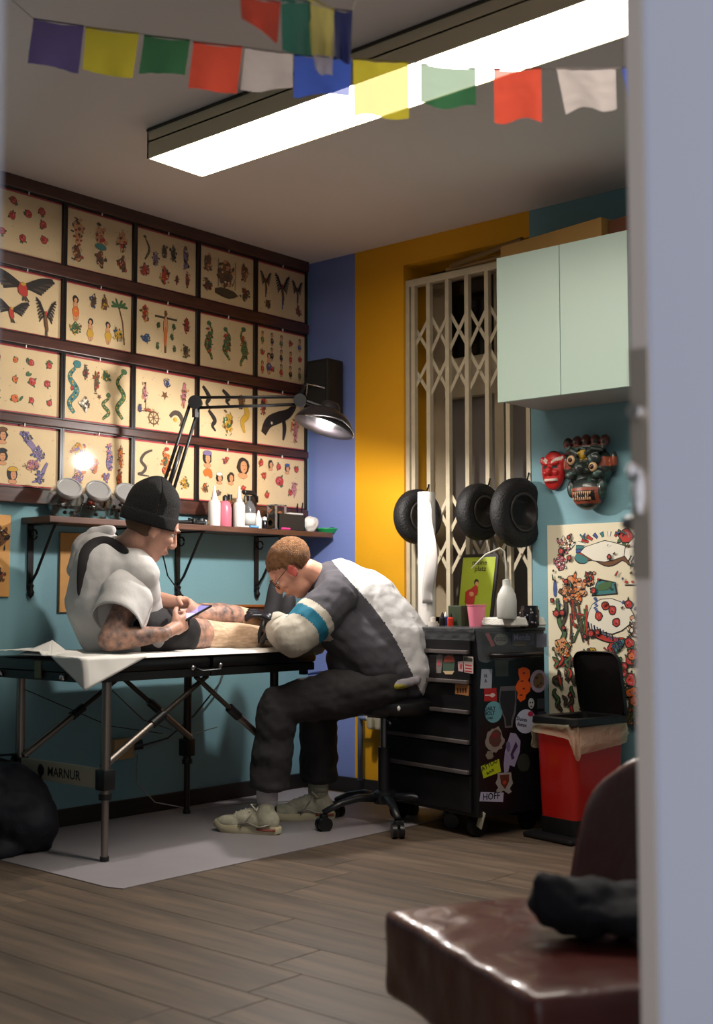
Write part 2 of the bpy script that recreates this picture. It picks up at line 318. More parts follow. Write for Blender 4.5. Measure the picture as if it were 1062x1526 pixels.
# ---------------------------------------------------------------- printed sheets
INKS = dict(k=(34, 26, 24), r=(186, 52, 40), g=(70, 104, 62), y=(206, 158, 50), b=(62, 84, 140), s=(214, 150, 104), n=(112, 72, 40), t=(60, 120, 120), o=(222, 110, 40), p=(196, 120, 130), v=(130, 110, 150), w=(235, 228, 210), d=(74, 62, 50))
INKM = [mat('ink_' + k, c, .7) for k, c in INKS.items()]; IK = {k: i for i, k in enumerate(INKS)}
class Print:
    def __init__(s, o, U, W, N, asp, seed, lift=.0004):
        s.o, s.U, s.W, s.N, s.asp, s.mb, s.r, s.lift, s.k = V(o), V(U), V(W), V(N), asp, MB(), random.Random(seed), lift, 0
    # sheet coordinates: u 0..asp, w 0..1 (unit = height)
    def poly(s, pts, c, lay=1):
        s.k += 1; z = s.lift * lay + s.k * 2e-6
        s.mb.add([s.o + s.U * a + s.W * b + s.N * z for a, b in pts], [tuple(range(len(pts)))], IK[c])
    def blob(s, x, y, rx, ry, c, n=11, j=.22, lay=1, rot=0, out=0):
        p = []
        for i in range(n):
            a = 2 * math.pi * i / n; q = 1 + s.r.uniform(-j, j); dx, dy = rx * q * math.cos(a), ry * q * math.sin(a)
            p.append((dx * math.cos(rot) - dy * math.sin(rot), dx * math.sin(rot) + dy * math.cos(rot)))
        if out: s.poly([(x + a * (1 + out / max(rx, .001)), y + b * (1 + out / max(ry, .001))) for a, b in p], 'k', lay)
        s.poly([(x + a, y + b) for a, b in p], c, lay + 1)
    def ribbon(s, pts, w, c, lay=1, out=.006):
        if 3 <= len(pts) < 9:
            q = [pts[0]] + list(pts) + [pts[-1]]; o = []
            for i in range(1, len(q) - 2):
                for j in range(5):
                    t = j / 5; o.append(tuple(.5 * (2 * q[i][k] + (q[i + 1][k] - q[i - 1][k]) * t + (2 * q[i - 1][k] - 5 * q[i][k] + 4 * q[i + 1][k] - q[i + 2][k]) * t * t + (3 * q[i][k] - q[i - 1][k] - 3 * q[i + 1][k] + q[i + 2][k]) * t ** 3) for k in (0, 1)))
            pts = o + [pts[-1]]
        def rib(ww, col, l):
            A, B = [], []; k = len(pts)
            for i, (x, y) in enumerate(pts):
                x0, y0 = pts[max(0, i - 1)]; x1, y1 = pts[min(k - 1, i + 1)]; d = math.hypot(x1 - x0, y1 - y0) or 1
                t = ww * (1 if not isinstance(w, list) else 1) * (.35 + .65 * math.sin(math.pi * min(1, .12 + .88 * i / (k - 1)))); nx, ny = -(y1 - y0) / d * t, (x1 - x0) / d * t
                A.append((x + nx, y + ny)); B.append((x - nx, y - ny))
            for i in range(k - 1): s.poly([A[i], A[i + 1], B[i + 1], B[i]], col, l)
        if out: rib(w + out, 'k', lay)
        rib(w, c, lay + 1)
    def rose(s, x, y, r, c='r'):
        for i in range(3):
            a = s.r.uniform(0, 6.28); s.blob(x + r * .95 * math.cos(a), y + r * .95 * math.sin(a), r * .6, r * .28, 'g', 7, .2, 1, a, .004)
        s.blob(x, y, r, r, c, 12, .12, 3, 0, .006)
        for i in range(3):
            a = s.r.uniform(0, 6.28); s.blob(x + r * .4 * math.cos(a), y + r * .4 * math.sin(a), r * .38, r * .14, 'k' if i % 2 else 'p', 7, .2, 5, a + 1.5)
    def snake(s, x, y, h, amp, c='g', w=.022, turns=1.6):
        ph = s.r.uniform(0, 6); pts = [(x + amp * math.sin(ph + turns * 6.28 * t), y - h / 2 + h * t) for t in [i / 22 for i in range(23)]]
        s.ribbon(pts, w, c); s.blob(pts[-1][0], pts[-1][1], w * 1.5, w * 1.2, c, 8, .15, 4, 0, .005)
        for i in range(1, 21): s.blob(pts[i][0] + w * .3 * (-1) ** i, pts[i][1], w * .34, w * .3, ('y' if i % 3 else 'k') if c != 'y' else 'n', 6, .2, 5)
    def eagle(s, x, y, w, h, body='n', wing='k', up=1):
        for q in (-1, 1):
            for i in range(7):
                t = i / 6; a0 = (x + q * w * (.05 + .2 * t), y + up * h * (.06 + .3 * t)); a1 = (x + q * w * (.3 + .2 * t), y + up * h * (.5 * t - .12))
                s.ribbon([a0, ((a0[0] + a1[0]) / 2 + q * w * .03, (a0[1] + a1[1]) / 2 + h * .02), a1], w * .035, 'd' if i % 2 else 'k', 1, .003)
            s.ribbon([(x, y), (x + q * w * .12, y + up * h * .12), (x + q * w * .3, y + up * h * .34), (x + q * w * .47, y + up * h * .46)], w * .05, wing, 3, .004)
        s.blob(x, y - h * .08, w * .07, h * .24, body, 9, .15, 5, .15, .005); s.blob(x, y + h * .12, w * .045, h * .06, 'r' if body != 'r' else 'y', 7, .1, 7)
        for i in (-1, 0, 1): s.ribbon([(x + w * .02, y - h * .25), (x + w * (.05 + .05 * i), y - h * .45)], w * .03, 'd', 3, .003)
    def lady(s, x, y, h, dress='r', hair='k'):
        s.blob(x, y + h * .33, h * .13, h * .16, hair, 9, .15, 1); s.blob(x, y + h * .31, h * .07, h * .09, 's', 9, .05, 2)
        s.blob(x, y + h * .1, h * .1, h * .14, 's', 9, .12, 1, 0, .004)
        s.blob(x, y - h * .15, h * .15, h * .2, dress, 9, .2, 2, 0, .006); s.blob(x - h * .05, y - h * .38, h * .045, h * .13, 's', 7, .1, 1, .2, .004); s.blob(x + h * .08, y - h * .36, h * .045, h * .13, 's', 7, .1, 1, -.3, .004)
        s.blob(x, y - h * .1, h * .05, h * .04, 'y', 6, .2, 4)
    def head(s, x, y, h, hair='k', hat=None):
        s.blob(x, y + h * .05, h * .38, h * .45, hair, 11, .15, 1); s.blob(x + h * .05, y - h * .02, h * .2, h * .3, 's', 10, .05, 3)
        s.blob(x, y - h * .45, h * .3, h * .14, 's', 9, .1, 1, 0, .005)
        if hat: s.blob(x, y + h * .36, h * .36, h * .16, hat, 9, .12, 4, .1, .006)
        s.blob(x + h * .08, y - h * .14, h * .05, h * .03, 'r', 5, .1, 5); s.blob(x + h * .0, y + h * .05, h * .035, h * .02, 'k', 5, .1, 5); s.blob(x + h * .14, y + h * .05, h * .035, h * .02, 'k', 5, .1, 5)
    def orn(s, x, y, w, h, cols, n=9):
        """a dense little drawing: contour lines, colour fields, strokes"""
        r = s.r; ph = r.uniform(0, 6)
        s.blob(x, y, w * .3, h * .4, cols[0], 13, .32, 1, 0, .004)
        for i in range(int(n * 2.2)):
            a, q = r.uniform(0, 6.28), r.uniform(.08, .5)
            s.blob(x + w * q * math.cos(a), y + h * q * math.sin(a), w * r.uniform(.05, .13), h * r.uniform(.03, .08), r.choice(cols), 7, .35, 3 + i % 3, r.uniform(0, 3), .004)
        for i in range(n):
            a, q = r.uniform(0, 6.28), r.uniform(.1, .45); b = a + r.uniform(-1, 1)
            p0 = (x + w * q * math.cos(a), y + h * q * math.sin(a)); p1 = (x + w * q * 1.1 * math.cos(b), y + h * q * 1.1 * math.sin(b))
            s.ribbon([p0, ((p0[0] + p1[0]) / 2 + r.uniform(-.02, .02) * w * 4, (p0[1] + p1[1]) / 2), p1], w * .018, r.choice('kkd' + cols[0]), 6, 0)
        for i in range(n // 2):
            a = r.uniform(0, 6.28); s.blob(x + w * .25 * math.cos(a), y + h * .3 * math.sin(a), w * .05, h * .03, r.choice('wsy' + cols[-1]), 6, .2, 8)
    def line(s, pts, w, c='k', lay=2):
        for (a, b), (e, f) in zip(pts, pts[1:]):
            d = math.hypot(e - a, f - b) or 1; nx, ny = -(f - b) / d * w, (e - a) / d * w
            s.poly([(a + nx, b + ny), (e + nx, f + ny), (e - nx, f - ny), (a - nx, b - ny)], c, lay)
    def star(s, x, y, r, c='y'):
        s.poly([(x + (r if i % 2 else r * .42) * math.sin(i * math.pi / 5), y + (r if i % 2 else r * .42) * math.cos(i * math.pi / 5)) for i in range(10)], c, 2)
    def wheel(s, x, y, r, c='n'):
        for i in range(16):
            a, b = i * math.pi / 8, (i + 1) * math.pi / 8
            s.poly([(x + r * .62 * math.cos(a), y + r * .62 * math.sin(a)), (x + r * .62 * math.cos(b), y + r * .62 * math.sin(b)), (x + r * .8 * math.cos(b), y + r * .8 * math.sin(b)), (x + r * .8 * math.cos(a), y + r * .8 * math.sin(a))], c, 2)
        for i in range(4):
            a = i * math.pi / 4; s.line([(x - r * math.cos(a), y - r * math.sin(a)), (x + r * math.cos(a), y + r * math.sin(a))], r * .05, c, 3)
    def build(s, name, parent): return s.mb.build(name, INKM, parent, fix=False)
A_ = 1.34
def sheet_print(p, kind):
    R = p.r
    if kind == 'roses':
        for x, y in ((.42, .86), (.95, .8), (.4, .6), (.98, .58), (.22, .3), (.6, .26), (1.0, .32), (.7, .7)): p.rose(x, y, .06)
    elif kind == 'idols':
        for x in (.22, .68, 1.14): p.orn(x, .66, .26, .46, ['s', 'n', 'd', 'r']); p.orn(x, .24, .26, .34, ['n', 'd', 'r', 's'])
        p.blob(.68, .46, .13, .06, 't', 9, .2, 8, 0, .006)
    elif kind == 'birds':
        p.snake(.22, .66, .42, .06, 'd', .02, .7)
        for x, y, h, c in ((.42, .5, .3, 'v'), (.62, .68, .3, 'd'), (.82, .7, .34, 'd'), (1.1, .66, .5, 'v')): p.orn(x, y, .16, h, [c, 'n', 'k'])
        p.orn(.18, .26, .2, .26, ['r', 'n', 'd']); p.orn(.62, .24, .24, .34, ['r', 'n', 'y', 'd']); p.orn(.9, .22, .1, .2, ['r', 'g']); p.orn(1.14, .26, .14, .3, ['n', 'r'])
    elif kind == 'galleon':
        p.orn(.66, .58, .46, .6, ['n', 's', 'd', 'n'], 16); p.blob(.66, .2, .26, .1, 'd', 9, .2, 5, 0, .01)
        for x in (.2, 1.12): p.orn(x, .7, .24, .4, ['n', 'r', 's']); p.orn(x, .28, .26, .3, ['d', 'r', 'n'])
        for x in (.45, .87): p.line([(x, .3), (x, .85)], .006)
    elif kind == 'winged daggers':
        for x, s_, y in ((.24, .5, .62), (.7, .68, .56), (1.12, .5, .6)):
            p.eagle(x, y, s_ * .62, s_, 'n', 'k'); p.line([(x, y - s_ * .6), (x, y + .1)], .014, 'b')
        p.orn(.3, .2, .2, .2, ['n', 'd']); p.orn(1.15, .2, .2, .22, ['n', 'r'])
    elif kind == 'eagles':
        p.eagle(.62, .74, 1.2, .5, 'r', 'k'); p.eagle(.42, .3, .66, .42, 'r', 'k'); p.eagle(1.06, .3, .4, .7, 'n', 'k'); p.star(.14, .16, .05, 'n')
    elif kind == 'hula dancers':
        for x, y in ((.5, .26), (.86, .26)): p.lady(x, y, .42, 'y')
        p.lady(.2, .58, .46, 'o'); p.orn(.2, .24, .22, .24, ['g', 'y', 'n']); p.orn(.55, .76, .16, .3, ['d', 'b', 'n']); p.orn(.78, .78, .16, .32, ['n', 'd', 'y'])
        p.line([(1.2, .1), (1.16, .5), (1.08, .76)], .014, 'n')
        for a in (0, .6, 1.2, 2, 2.7, 3.3): p.blob(1.08 + .09 * math.cos(a), .78 + .05 * math.sin(a), .09, .024, 'g', 7, .2, 3, a, .004)
        p.orn(1.08, .26, .26, .26, ['y', 'b', 'g'])
    elif kind == 'crucifix':
        p.line([(.66, .1), (.66, .9)], .026, 'n'); p.line([(.42, .76), (.92, .76)], .02, 'd'); p.blob(.66, .6, .05, .2, 's', 9, .12, 4, 0, .008); p.blob(.66, .84, .04, .045, 'n', 8, .1, 5); p.blob(.66, .4, .03, .2, 'o', 9, .1, 4, 0, .004)
        p.orn(.2, .78, .22, .34, ['r', 'y', 'n', 'd']); p.orn(.22, .3, .24, .18, ['b', 't', 'd']); p.orn(1.14, .7, .16, .42, ['r', 'n', 'k']); p.orn(1.12, .2, .2, .26, ['n', 'g', 'd'])
        for x, y in ((.5, .6), (.84, .62), (.48, .2), (.86, .2), (.8, .42)): p.orn(x, y, .1, .14, ['g', 'n'], 4)
    elif kind == 'dragons':
        for x, h in ((.24, .7), (.68, .6), (1.1, .74)):
            p.snake(x, .5, h, .07, 'g', .035, 1.3); p.orn(x, .5, .2, h * .8, ['g', 'd', 'r', 'g'], 7)
    elif kind == 'pin-up figures':
        for i in range(5):
            for j in range(3):
                if (i + j) % 4 == 1: p.rose(.16 + i * .26, .2 + j * .3, .05)
                else: p.lady(.16 + i * .26, .2 + j * .3, .28, R.choice('rbgrk'))
        p.lady(.34, .3, .46, 'b')
    elif kind == 'flowers':
        for i in range(4):
            for j in range(3): p.rose(.18 + i * .32 + R.uniform(-.03, .03), .2 + j * .3, R.uniform(.035, .065), R.choice('rrro'))
        for i in range(6): p.blob(R.uniform(.1, 1.2), R.uniform(.1, .9), .02, .045, 'g', 7, .2, 3, R.uniform(0, 3), .005)
    elif kind == 'green snakes':
        p.snake(.18, .5, .8, .07, 't', .05, 1.8); p.rose(.16, .5, .03); p.snake(1.14, .5, .8, .07, 'g', .04, 1.8); p.snake(.84, .26, .42, .06, 'g', .03, 1.6)
        p.orn(.84, .78, .2, .2, ['g', 'g', 'y']); p.orn(.64, .66, .13, .4, ['n', 'r', 'g']); p.orn(.42, .78, .12, .3, ['d', 'r']); p.orn(.42, .26, .24, .26, ['w', 'd', 'n']); p.star(.7, .42, .05, 'n')
    elif kind == 'ship wheel and anchors':
        p.wheel(.42, .2, .15, 'n'); p.orn(.7, .84, .18, .16, ['b', 'b', 'y']); p.star(.66, .62, .09, 'n'); p.line([(.24, .3), (.24, .76)], .006); p.orn(.22, .62, .14, .36, ['p', 's', 'd']); p.line([(.1, .3), (.38, .3)], .006); p.orn(.12, .34, .12, .14, ['b', 'o']); p.orn(.3, .32, .2, .06, ['o', 'r'])
        p.orn(1.1, .68, .16, .46, ['p', 'n', 's']); p.ribbon([(.78, .26), (.88, .34), (1.0, .32), (1.06, .2), (1.0, .12)], .04, 'd'); p.blob(.9, .22, .04, .04, 'y', 7, .1, 5)
    elif kind == 'panthers':
        for x, y, h in ((.2, .7, .4), (.68, .76, .26), (.34, .3, .36)): p.ribbon([(x - .1, y + h / 2), (x, y + h / 4), (x + .06, y), (x, y - h / 4), (x + .08, y - h / 2)], .04, 'k')
        p.orn(.72, .3, .3, .5, ['y', 'y', 'n', 'g'], 11); p.ribbon([(1.14, .7), (1.2, .5), (1.08, .36), (1.14, .16)], .06, 'y'); p.orn(1.05, .74, .2, .3, ['n', 'd'])
    elif kind == 'prowling panther':
        p.ribbon([(.2, .2), (.34, .42), (.6, .54), (.9, .66), (1.1, .86)], .11, 'k'); p.ribbon([(.72, .6), (.78, .36), (.74, .12)], .05, 'k'); p.orn(.2, .72, .2, .4, ['r', 'n', 'd']); p.orn(1.1, .36, .2, .6, ['p', 's', 'n']); p.star(.42, .42, .04, 'w'); p.ribbon([(1.0, .5), (.96, .3)], .04, 'o')
    elif kind == 'portrait heads':
        for x, y, c in ((.3, .82, 'n'), (.3, .46, 'k'), (.14, .16, 'b'), (.5, .16, 'y')): p.head(x, y, .26, 'k', c)
        p.ribbon([(.62, .9), (.7, .86), (.78, .76), (.86, .68), (.92, .58), (1.04, .48)], .05, 'v'); p.orn(.74, .84, .2, .2, ['v', 'd', 'b']); p.orn(.96, .58, .26, .26, ['v', 'b', 'v']); p.orn(.86, .36, .32, .2, ['p', 's', 'v']); p.ribbon([(1.14, .42), (1.08, .3), (1.04, .2), (.96, .1), (.86, .06)], .03, 'v'); p.orn(1.0, .16, .16, .24, ['v', 'b'])
    elif kind == 'mermaids':
        p.orn(.3, .7, .3, .34, ['y', 'o', 'p', 'v']); p.orn(.3, .24, .3, .3, ['v', 'o', 's']); p.orn(.92, .62, .16, .56, ['v', 'p', 'b'], 12); p.orn(.86, .26, .16, .2, ['v', 'o']); p.orn(1.16, .66, .13, .44, ['o', 'n', 's'], 12); p.orn(1.14, .26, .14, .36, ['o', 'n', 'r'], 10); p.orn(.62, .46, .24, .3, ['o', 's', 'p'])
    elif kind == 'serpents':
        p.ribbon([(.4, .86), (.24, .78), (.16, .64), (.26, .52), (.2, .42), (.1, .38), (.34, .36)], .026, 'd'); p.snake(.72, .66, .5, .08, 'r', .03, 1.5); p.orn(.72, .62, .22, .46, ['o', 'g', 'y', 'n']); p.orn(1.12, .3, .2, .3, ['y', 'g', 'n']); p.orn(.3, .14, .2, .18, ['g', 'y'])
    elif kind == 'sailor girl heads':
        p.head(.22, .82, .3, 'k', 'v'); p.head(1.1, .74, .42, 'k', None); p.head(.52, .46, .22, 'k', 'w'); p.head(.8, .48, .24, 'k', None)
        p.ribbon([(.14, .5), (.26, .56), (.32, .44)], .07, 'o'); p.orn(.18, .24, .2, .2, ['n', 'g', 'o']); p.orn(.66, .82, .22, .16, ['r', 'g', 'p']); p.rose(1.12, .3, .05); p.orn(.5, .16, .16, .14, ['p', 'g'])
    else:
        for x, y in ((.14, .86), (.62, .82), (1.12, .8), (.22, .6), (.95, .3), (.3, .2)): p.rose(x, y, .06)
        p.head(.4, .84, .2, 'k', None); p.head(.86, .8, .2, 'k', 'b'); p.rose(.64, .52, .1); p.orn(1.06, .38, .2, .36, ['p', 'n', 's'])
PAP = mat('flash_paper', (222, 194, 150), .75, var=.06, vs=9); REDL = mat('red_mount_edge', (188, 62, 70), .6); FRB = mat('black_frame', (20, 15, 16), .35)
GLS = mglass('picture_glass', rough=.06, refl=1.2); HOOK = mat('white_hook', (235, 225, 215), .5)
ROWS = [(2.66, 2.391), (2.33, 2.063), (2.008, 1.724), (1.679, 1.42)]; DIV = [-1.93, -1.553, -1.171, -.787, -.405, -.032]
KINDS_ = [['roses', 'idols', 'birds', 'galleon', 'winged daggers'], ['eagles', 'hula dancers', 'crucifix', 'dragons', 'pin-up figures'],
          ['flowers', 'green snakes', 'ship wheel and anchors', 'panthers', 'prowling panther'], ['portrait heads', 'mermaids', 'serpents', 'sailor girl heads', 'rosebuds']]
RN = ['top row', 'second row from the ceiling', 'third row from the ceiling', 'bottom row']
for r, (z1, z0) in enumerate(ROWS):
    for c in range(5):
        y0, y1 = DIV[c] + .001, DIV[c + 1] - .001; k = KINDS_[r][c]
        t = thing('flash_frame', 'black-framed tattoo flash sheet of %s, %s' % (k, RN[r]), 'picture frame', (.002, (y0 + y1) / 2, z0 - .004), group='framed flash sheets on the left wall')
        fb = MB(); e = .0095
        fb.bb((.002, y0, z0 - .004), (.022, y0 + e, z1 + .004)); fb.bb((.002, y1 - e, z0 - .004), (.022, y1, z1 + .004)); fb.bb((.002, y0 + e, z0 - .004), (.022, y1 - e, z0 + .001)); fb.bb((.002, y0 + e, z1 - .001), (.022, y1 - e, z1 + .004))
        fb.build('frame', FRB, t)
        MB().bb((.002, y0 + e, z0 + .001), (.0075, y1 - e, z1 - .001)).build('mount', REDL, t)
        MB().bb((.007, y0 + e + .002, z0 + .008), (.009, y1 - e - .002, z1 - .009)).build('sheet', PAP, t)
        hh = z1 - z0 - .017; ww = (y1 - y0) - 2 * e - .004
        p = Print((.009, y0 + e + .002, z0 + .008), Y * hh * (ww / hh / A_), Z * hh, X, A_, r * 5 + c)
        sheet_print(p, k)
        for q_ in range(18):
            u_, w_ = p.r.uniform(.08, 1.26), p.r.uniform(.08, .92); p.ribbon([(u_, w_), (u_ + p.r.uniform(-.03, .03), w_ + p.r.uniform(-.03, .03))], .005, p.r.choice('dnrgk'), 1, 0)
        p.build('print', t)
        MB().add([(.0145, y0 + e, z0), (.0145, y1 - e, z0), (.0145, y1 - e, z1), (.0145, y0 + e, z1)], [(0, 1, 2, 3)]).build('glass', GLS, t)
        MB().bb((.02, (y0 + y1) / 2 - .003, z1 - .008), (.026, (y0 + y1) / 2 + .001, z1 + .02)).build('hook', HOOK, t)
RW = mat('rail_wood', (74, 42, 34), .35, var=.4, vs=5, stretch=(1, 1.5, 14), coat=.3)
for i, (za, zb) in enumerate(((2.665, 2.72), (2.335, 2.386), (2.0135, 2.058), (1.684, 1.719), (1.352, 1.415))):
    o = MB().bb((.0, -2.4, za), (.03, -.03, zb), bev=.004).build('picture_rail', RW)
    tag(o, 'dark brown wooden picture rail %s' % ('along the ceiling', 'below the top row of flash sheets', 'below the second row of flash sheets', 'above the bottom row of flash sheets', 'under the bottom row of flash sheets, just over the shelf')[i], 'rail', 'picture rails between the flash sheets')
# two small tan prints lower down
for nm, lb, ya, yb, za, zb in (('small_print', 'small tan flash print on bare teal wall at far left', -1.92, -1.79, .965, 1.30), ('small_print', 'small tan framed print behind the seated person\'s hooded back', -1.545, -1.32, .90, 1.24)):
    t = thing(nm, lb, 'picture', (.001, (ya + yb) / 2, za)); MB().bb((.0, ya, za), (.010, yb, zb), bev=.002).build('backing', mat('tan_paper', (206, 150, 84), .7, var=.12, vs=12), t)
    p = Print((.0105, ya, za), Y * (zb - za), Z * (zb - za), X, .4, 77 + int(ya * -10)); aw = (yb - ya) / (zb - za)
    p.orn(aw * .6, .72, aw * .8, .3, ['n', 'k', 'd'], 9); p.orn(aw * .6, .25, aw * .6, .24, ['n', 'r', 'k'], 7); p.build('print', t)
# big printed sheet on the back wall
t = thing('wall_poster', 'large cream poster crowded with colourful tattoo drawings', 'poster', (1.72, -.012, .437))
px0, px1, pz0, pz1 = 1.458, 1.995, .437, 1.281
MB().bb((px0, -.012, pz0), (px1, -.002, pz1), bev=.001).build('sheet', mat('poster_paper', (232, 220, 190), .7, var=.04, vs=6), t)
hh = pz1 - pz0; p = Print((px0, -.0122, pz0), X * hh, Z * hh, -Y, (px1 - px0) / hh, 9, .0004); R = p.r
for i in range(14):
    a = math.radians(200 - i * 14); p.ribbon([(.36 + .19 * math.cos(a), .87 + .085 * math.sin(a)), (.36 + .14 * math.cos(a), .87 + .06 * math.sin(a))], .014, 'rbtwr'[i % 5])
p.blob(.34, .855, .13, .05, 'w', 12, .1, 3, 0, .004); p.ribbon([(.2, .82), (.28, .84), (.36, .81), (.44, .83), (.5, .78)], .028, 'n'); p.ribbon([(.17, .84), (.2, .82), (.24, .81)], .02, 't')
p.rose(.46, .93, .035); p.blob(.54, .86, .09, .07, 'w', 12, .1, 4, .3, .005); p.blob(.54, .86, .04, .05, 'd', 9, .1, 6); p.orn(.52, .8, .12, .05, ['t', 'b', 'w'])
for i in range(9): p.line([(.47 + i * .018, .8), (.49 + i * .018, .83)], .003, 'k', 8)
p.orn(.11, .9, .1, .1, ['w', 'p', 's']); p.orn(.08, .8, .08, .08, ['p', 'w', 'r']); p.orn(.15, .67, .18, .14, ['s', 'n', 's', 'o'], 14); p.orn(.25, .72, .08, .08, ['n', 'r', 's']); p.blob(.045, .67, .012, .05, 'b', 8, .1)
p.poly([(.26, .63), (.41, .64), (.4, .7), (.3, .72)], 'k', 2); p.poly([(.27, .635), (.4, .645), (.39, .695), (.3, .71)], 't', 3); p.blob(.34, .68, .05, .02, 'g', 9, .2, 5, .3)
for i in range(4): p.blob(.46 + i * .035, .7, .011, .006, 'r', 6, .2, 3)
p.line([(.45, .685), (.6, .685)], .003, 'k'); p.blob(.55, .655, .016, .014, 'r', 7, .1)
for i in range(9): p.blob(.44 + .022 * i, .6 - .01 * (i % 5), .012, .006, 'b', 6, .1, 3, 1.0); p.blob(.28 + .006 * (i % 3), .62 - i * .008, .01, .005, 'b', 6, .1, 3, .5)
p.blob(.36, .53, .13, .09, 'w', 13, .1, 2, 0, .004)
for x, y in ((.34, .58), (.38, .56), (.3, .53), (.47, .59), (.4, .5)): p.rose(x, y, .018)
for i in range(12): p.line([(.24 + .017 * i, .5 - .008 * i), (.245 + .017 * i, .47 - .008 * i)], .004, 'b' if i % 2 else 'k', 5)
p.ribbon([(.24, .46), (.3, .43), (.38, .41), (.44, .42)], .012, 'r'); p.orn(.52, .47, .13, .12, ['n', 'd', 's', 'w'], 12)
p.ribbon([(.06, .62), (.07, .5), (.1, .44), (.07, .38), (.09, .34)], .01, 'g'); p.ribbon([(.1, .64), (.11, .55), (.08, .46)], .008, 'd')
for i in range(16): p.ribbon([(R.uniform(.13, .24), R.uniform(.38, .62)), (R.uniform(.13, .24), R.uniform(.38, .62))], .006, R.choice('ndrg'))
p.orn(.09, .36, .13, .12, ['s', 'o', 'g', 's'], 10); p.orn(.12, .26, .06, .12, ['n', 'd'])
for i in range(34):
    x, y = R.uniform(.2, .61), R.uniform(.2, .41); (p.rose(x, y, R.uniform(.012, .026)) if i % 3 == 0 else p.orn(x, y, R.uniform(.03, .08), R.uniform(.03, .06), R.choice((['y', 'g'], ['r', 'w'], ['t', 'b'], ['g', 'd'])), 5))
for i in range(26):
    x, y = R.uniform(.03, .2), R.uniform(.02, .28); p.ribbon([(x, y), (x + R.uniform(-.03, .03), y + .03), (x + R.uniform(-.02, .02), y + .05)], .006, R.choice('drkdg'))
for i in range(70):
    x, y = R.uniform(.03, .61), R.uniform(.02, .97); q = R.uniform(.006, .014)
    (p.rose(x, y, q) if i % 4 == 0 else p.ribbon([(x, y), (x + R.uniform(-.03, .03), y + R.uniform(-.02, .03))], q * .5, R.choice('drgtbn')))
for i in range(20): p.rose(R.uniform(.46, .61), R.uniform(.04, .4), R.uniform(.012, .024), R.choice('rro')); p.orn(R.uniform(.3, .6), R.uniform(.02, .2), .05, .05, ['g', 'd', 'o'], 4)
p.build('print', t)
# ---------------------------------------------------------------- shelf and what stands on it
SZ = 1.293
sw = mat('shelf_wood', (92, 62, 50), .4, var=.4, vs=4, stretch=(1, 1.5, 10))
t = thing('wall_shelf', 'long dark brown wooden wall shelf on black iron brackets', 'shelf', (.1, -.9, SZ - .028))
MB().bb((.0, -1.735, SZ - .026), (.2, -.03, SZ), bev=.003).build('board', sw, t)
for y in (-1.69, -1.27, -.89, -.38):
    b = MB(); b.bb((.002, y - .014, SZ - .30), (.008, y + .014, SZ - .026)); b.bb((.002, y - .012, SZ - .032), (.18, y + .012, SZ - .026))
    b.tube([(.012, y, SZ - .27), (.05, y, SZ - .23), (.10, y, SZ - .15), (.15, y, SZ - .07), (.175, y, SZ - .035)], [.006] * 5, 8)
    b.lathe([(0, -.02), (.012, -.008), (.016, .006), (.009, .02), (.014, .035), (.0, .05)], (.012, y, SZ - .315), n=12)
    k = [(.03 + .02 * math.cos(a), y, SZ - .07 + .02 * math.sin(a)) for a in [i * .5 for i in range(13)]]; b.tube(k, .004, 6)
    b.build('bracket', IRON, t, smooth=45)
def P3(px, py, x=.12): return onx(px, py, x)
def yof(px, x): return onx(px, 780, x).y
GJ = mglass('jar_glass', (246, 249, 248), .03, 1.3); LIDM = mat('silver_lid', (196, 196, 196), .35, .6)
# jars lie tipped, mouths to the room
for i, (px, lb) in enumerate(((100, 'tipped glass jar with silver lid, leftmost on the shelf, holding black caps'), (143, 'tipped glass jar with silver lid between two others, holding red sweets'), (186, 'tipped glass jar with silver lid partly behind the black beanie'))):
    y = yof(px, .11); c = V((.10, y, SZ + .085)); ax = V((.72, -.28, .62)).normalized(); R = frame(Y, ax).copy()
    R = Matrix((ax.orthogonal().normalized(), ax.cross(ax.orthogonal().normalized()), ax)).transposed()
    t = thing('glass_jar', lb, 'jar', (c.x, c.y, SZ), group='tipped glass jars on the shelf')
    MB().lathe([(.0, -.07), (.055, -.07), (.072, -.055), (.076, -.02), (.072, .02), (.055, .045), (.05, .055), (.047, .055), (.052, .043), (.068, .018), (.072, -.02), (.068, -.052), (.05, -.065), (0, -.065)], c - ax * .005, R, 28).build('jar_body', GJ, t, smooth=True)
    MB().lathe([(.0, .052), (.053, .052), (.055, .056), (.055, .071), (.052, .075), (.046, .075), (.044, .072), (0, .072)], c - ax * .005, R, 28).build('lid', LIDM, t, smooth=40)
    cm = MB(); rr = random.Random(i)
    for k in range(5):
        a = rr.uniform(0, 6.28); q = rr.uniform(0, .036); cm.ell(c + R @ V((q * math.cos(a), q * math.sin(a), rr.uniform(-.052, -.03))) + V((0, 0, -.008)), (.012, .010, .008), None, 8, 5, 0 if (i != 1 or k % 3) else 1)
    cm.build('contents', [mat('jar_black', (24, 22, 22), .3), mat('jar_red', (190, 60, 50), .35)], t, smooth=True)['kind'] = 'stuff'
def bottle(name, lb, px, x, prof, m, capprof=None, capm=None, cat='bottle', group=None, lab=None):
    y = yof(px, x); t = thing(name, lb, cat, (x, y, SZ), group=group); o = V((x, y, SZ))
    MB().lathe(prof, o, n=22).build('bottle_body', m, t, smooth=45)
    if capprof: MB().lathe(capprof, o, n=16).build('cap', capm, t, smooth=45)
    if lab: MB().lathe([(lab[0], lab[1]), (lab[0], lab[2])], o, n=22).build('label', mat('bottle_label', (205, 205, 200), .6), t, smooth=True)
    return t
SQ = mat('squeeze_bottle', (238, 232, 228), .35, trans=.15); PK = mat('pink_soap', (226, 120, 140), .3, trans=.2)
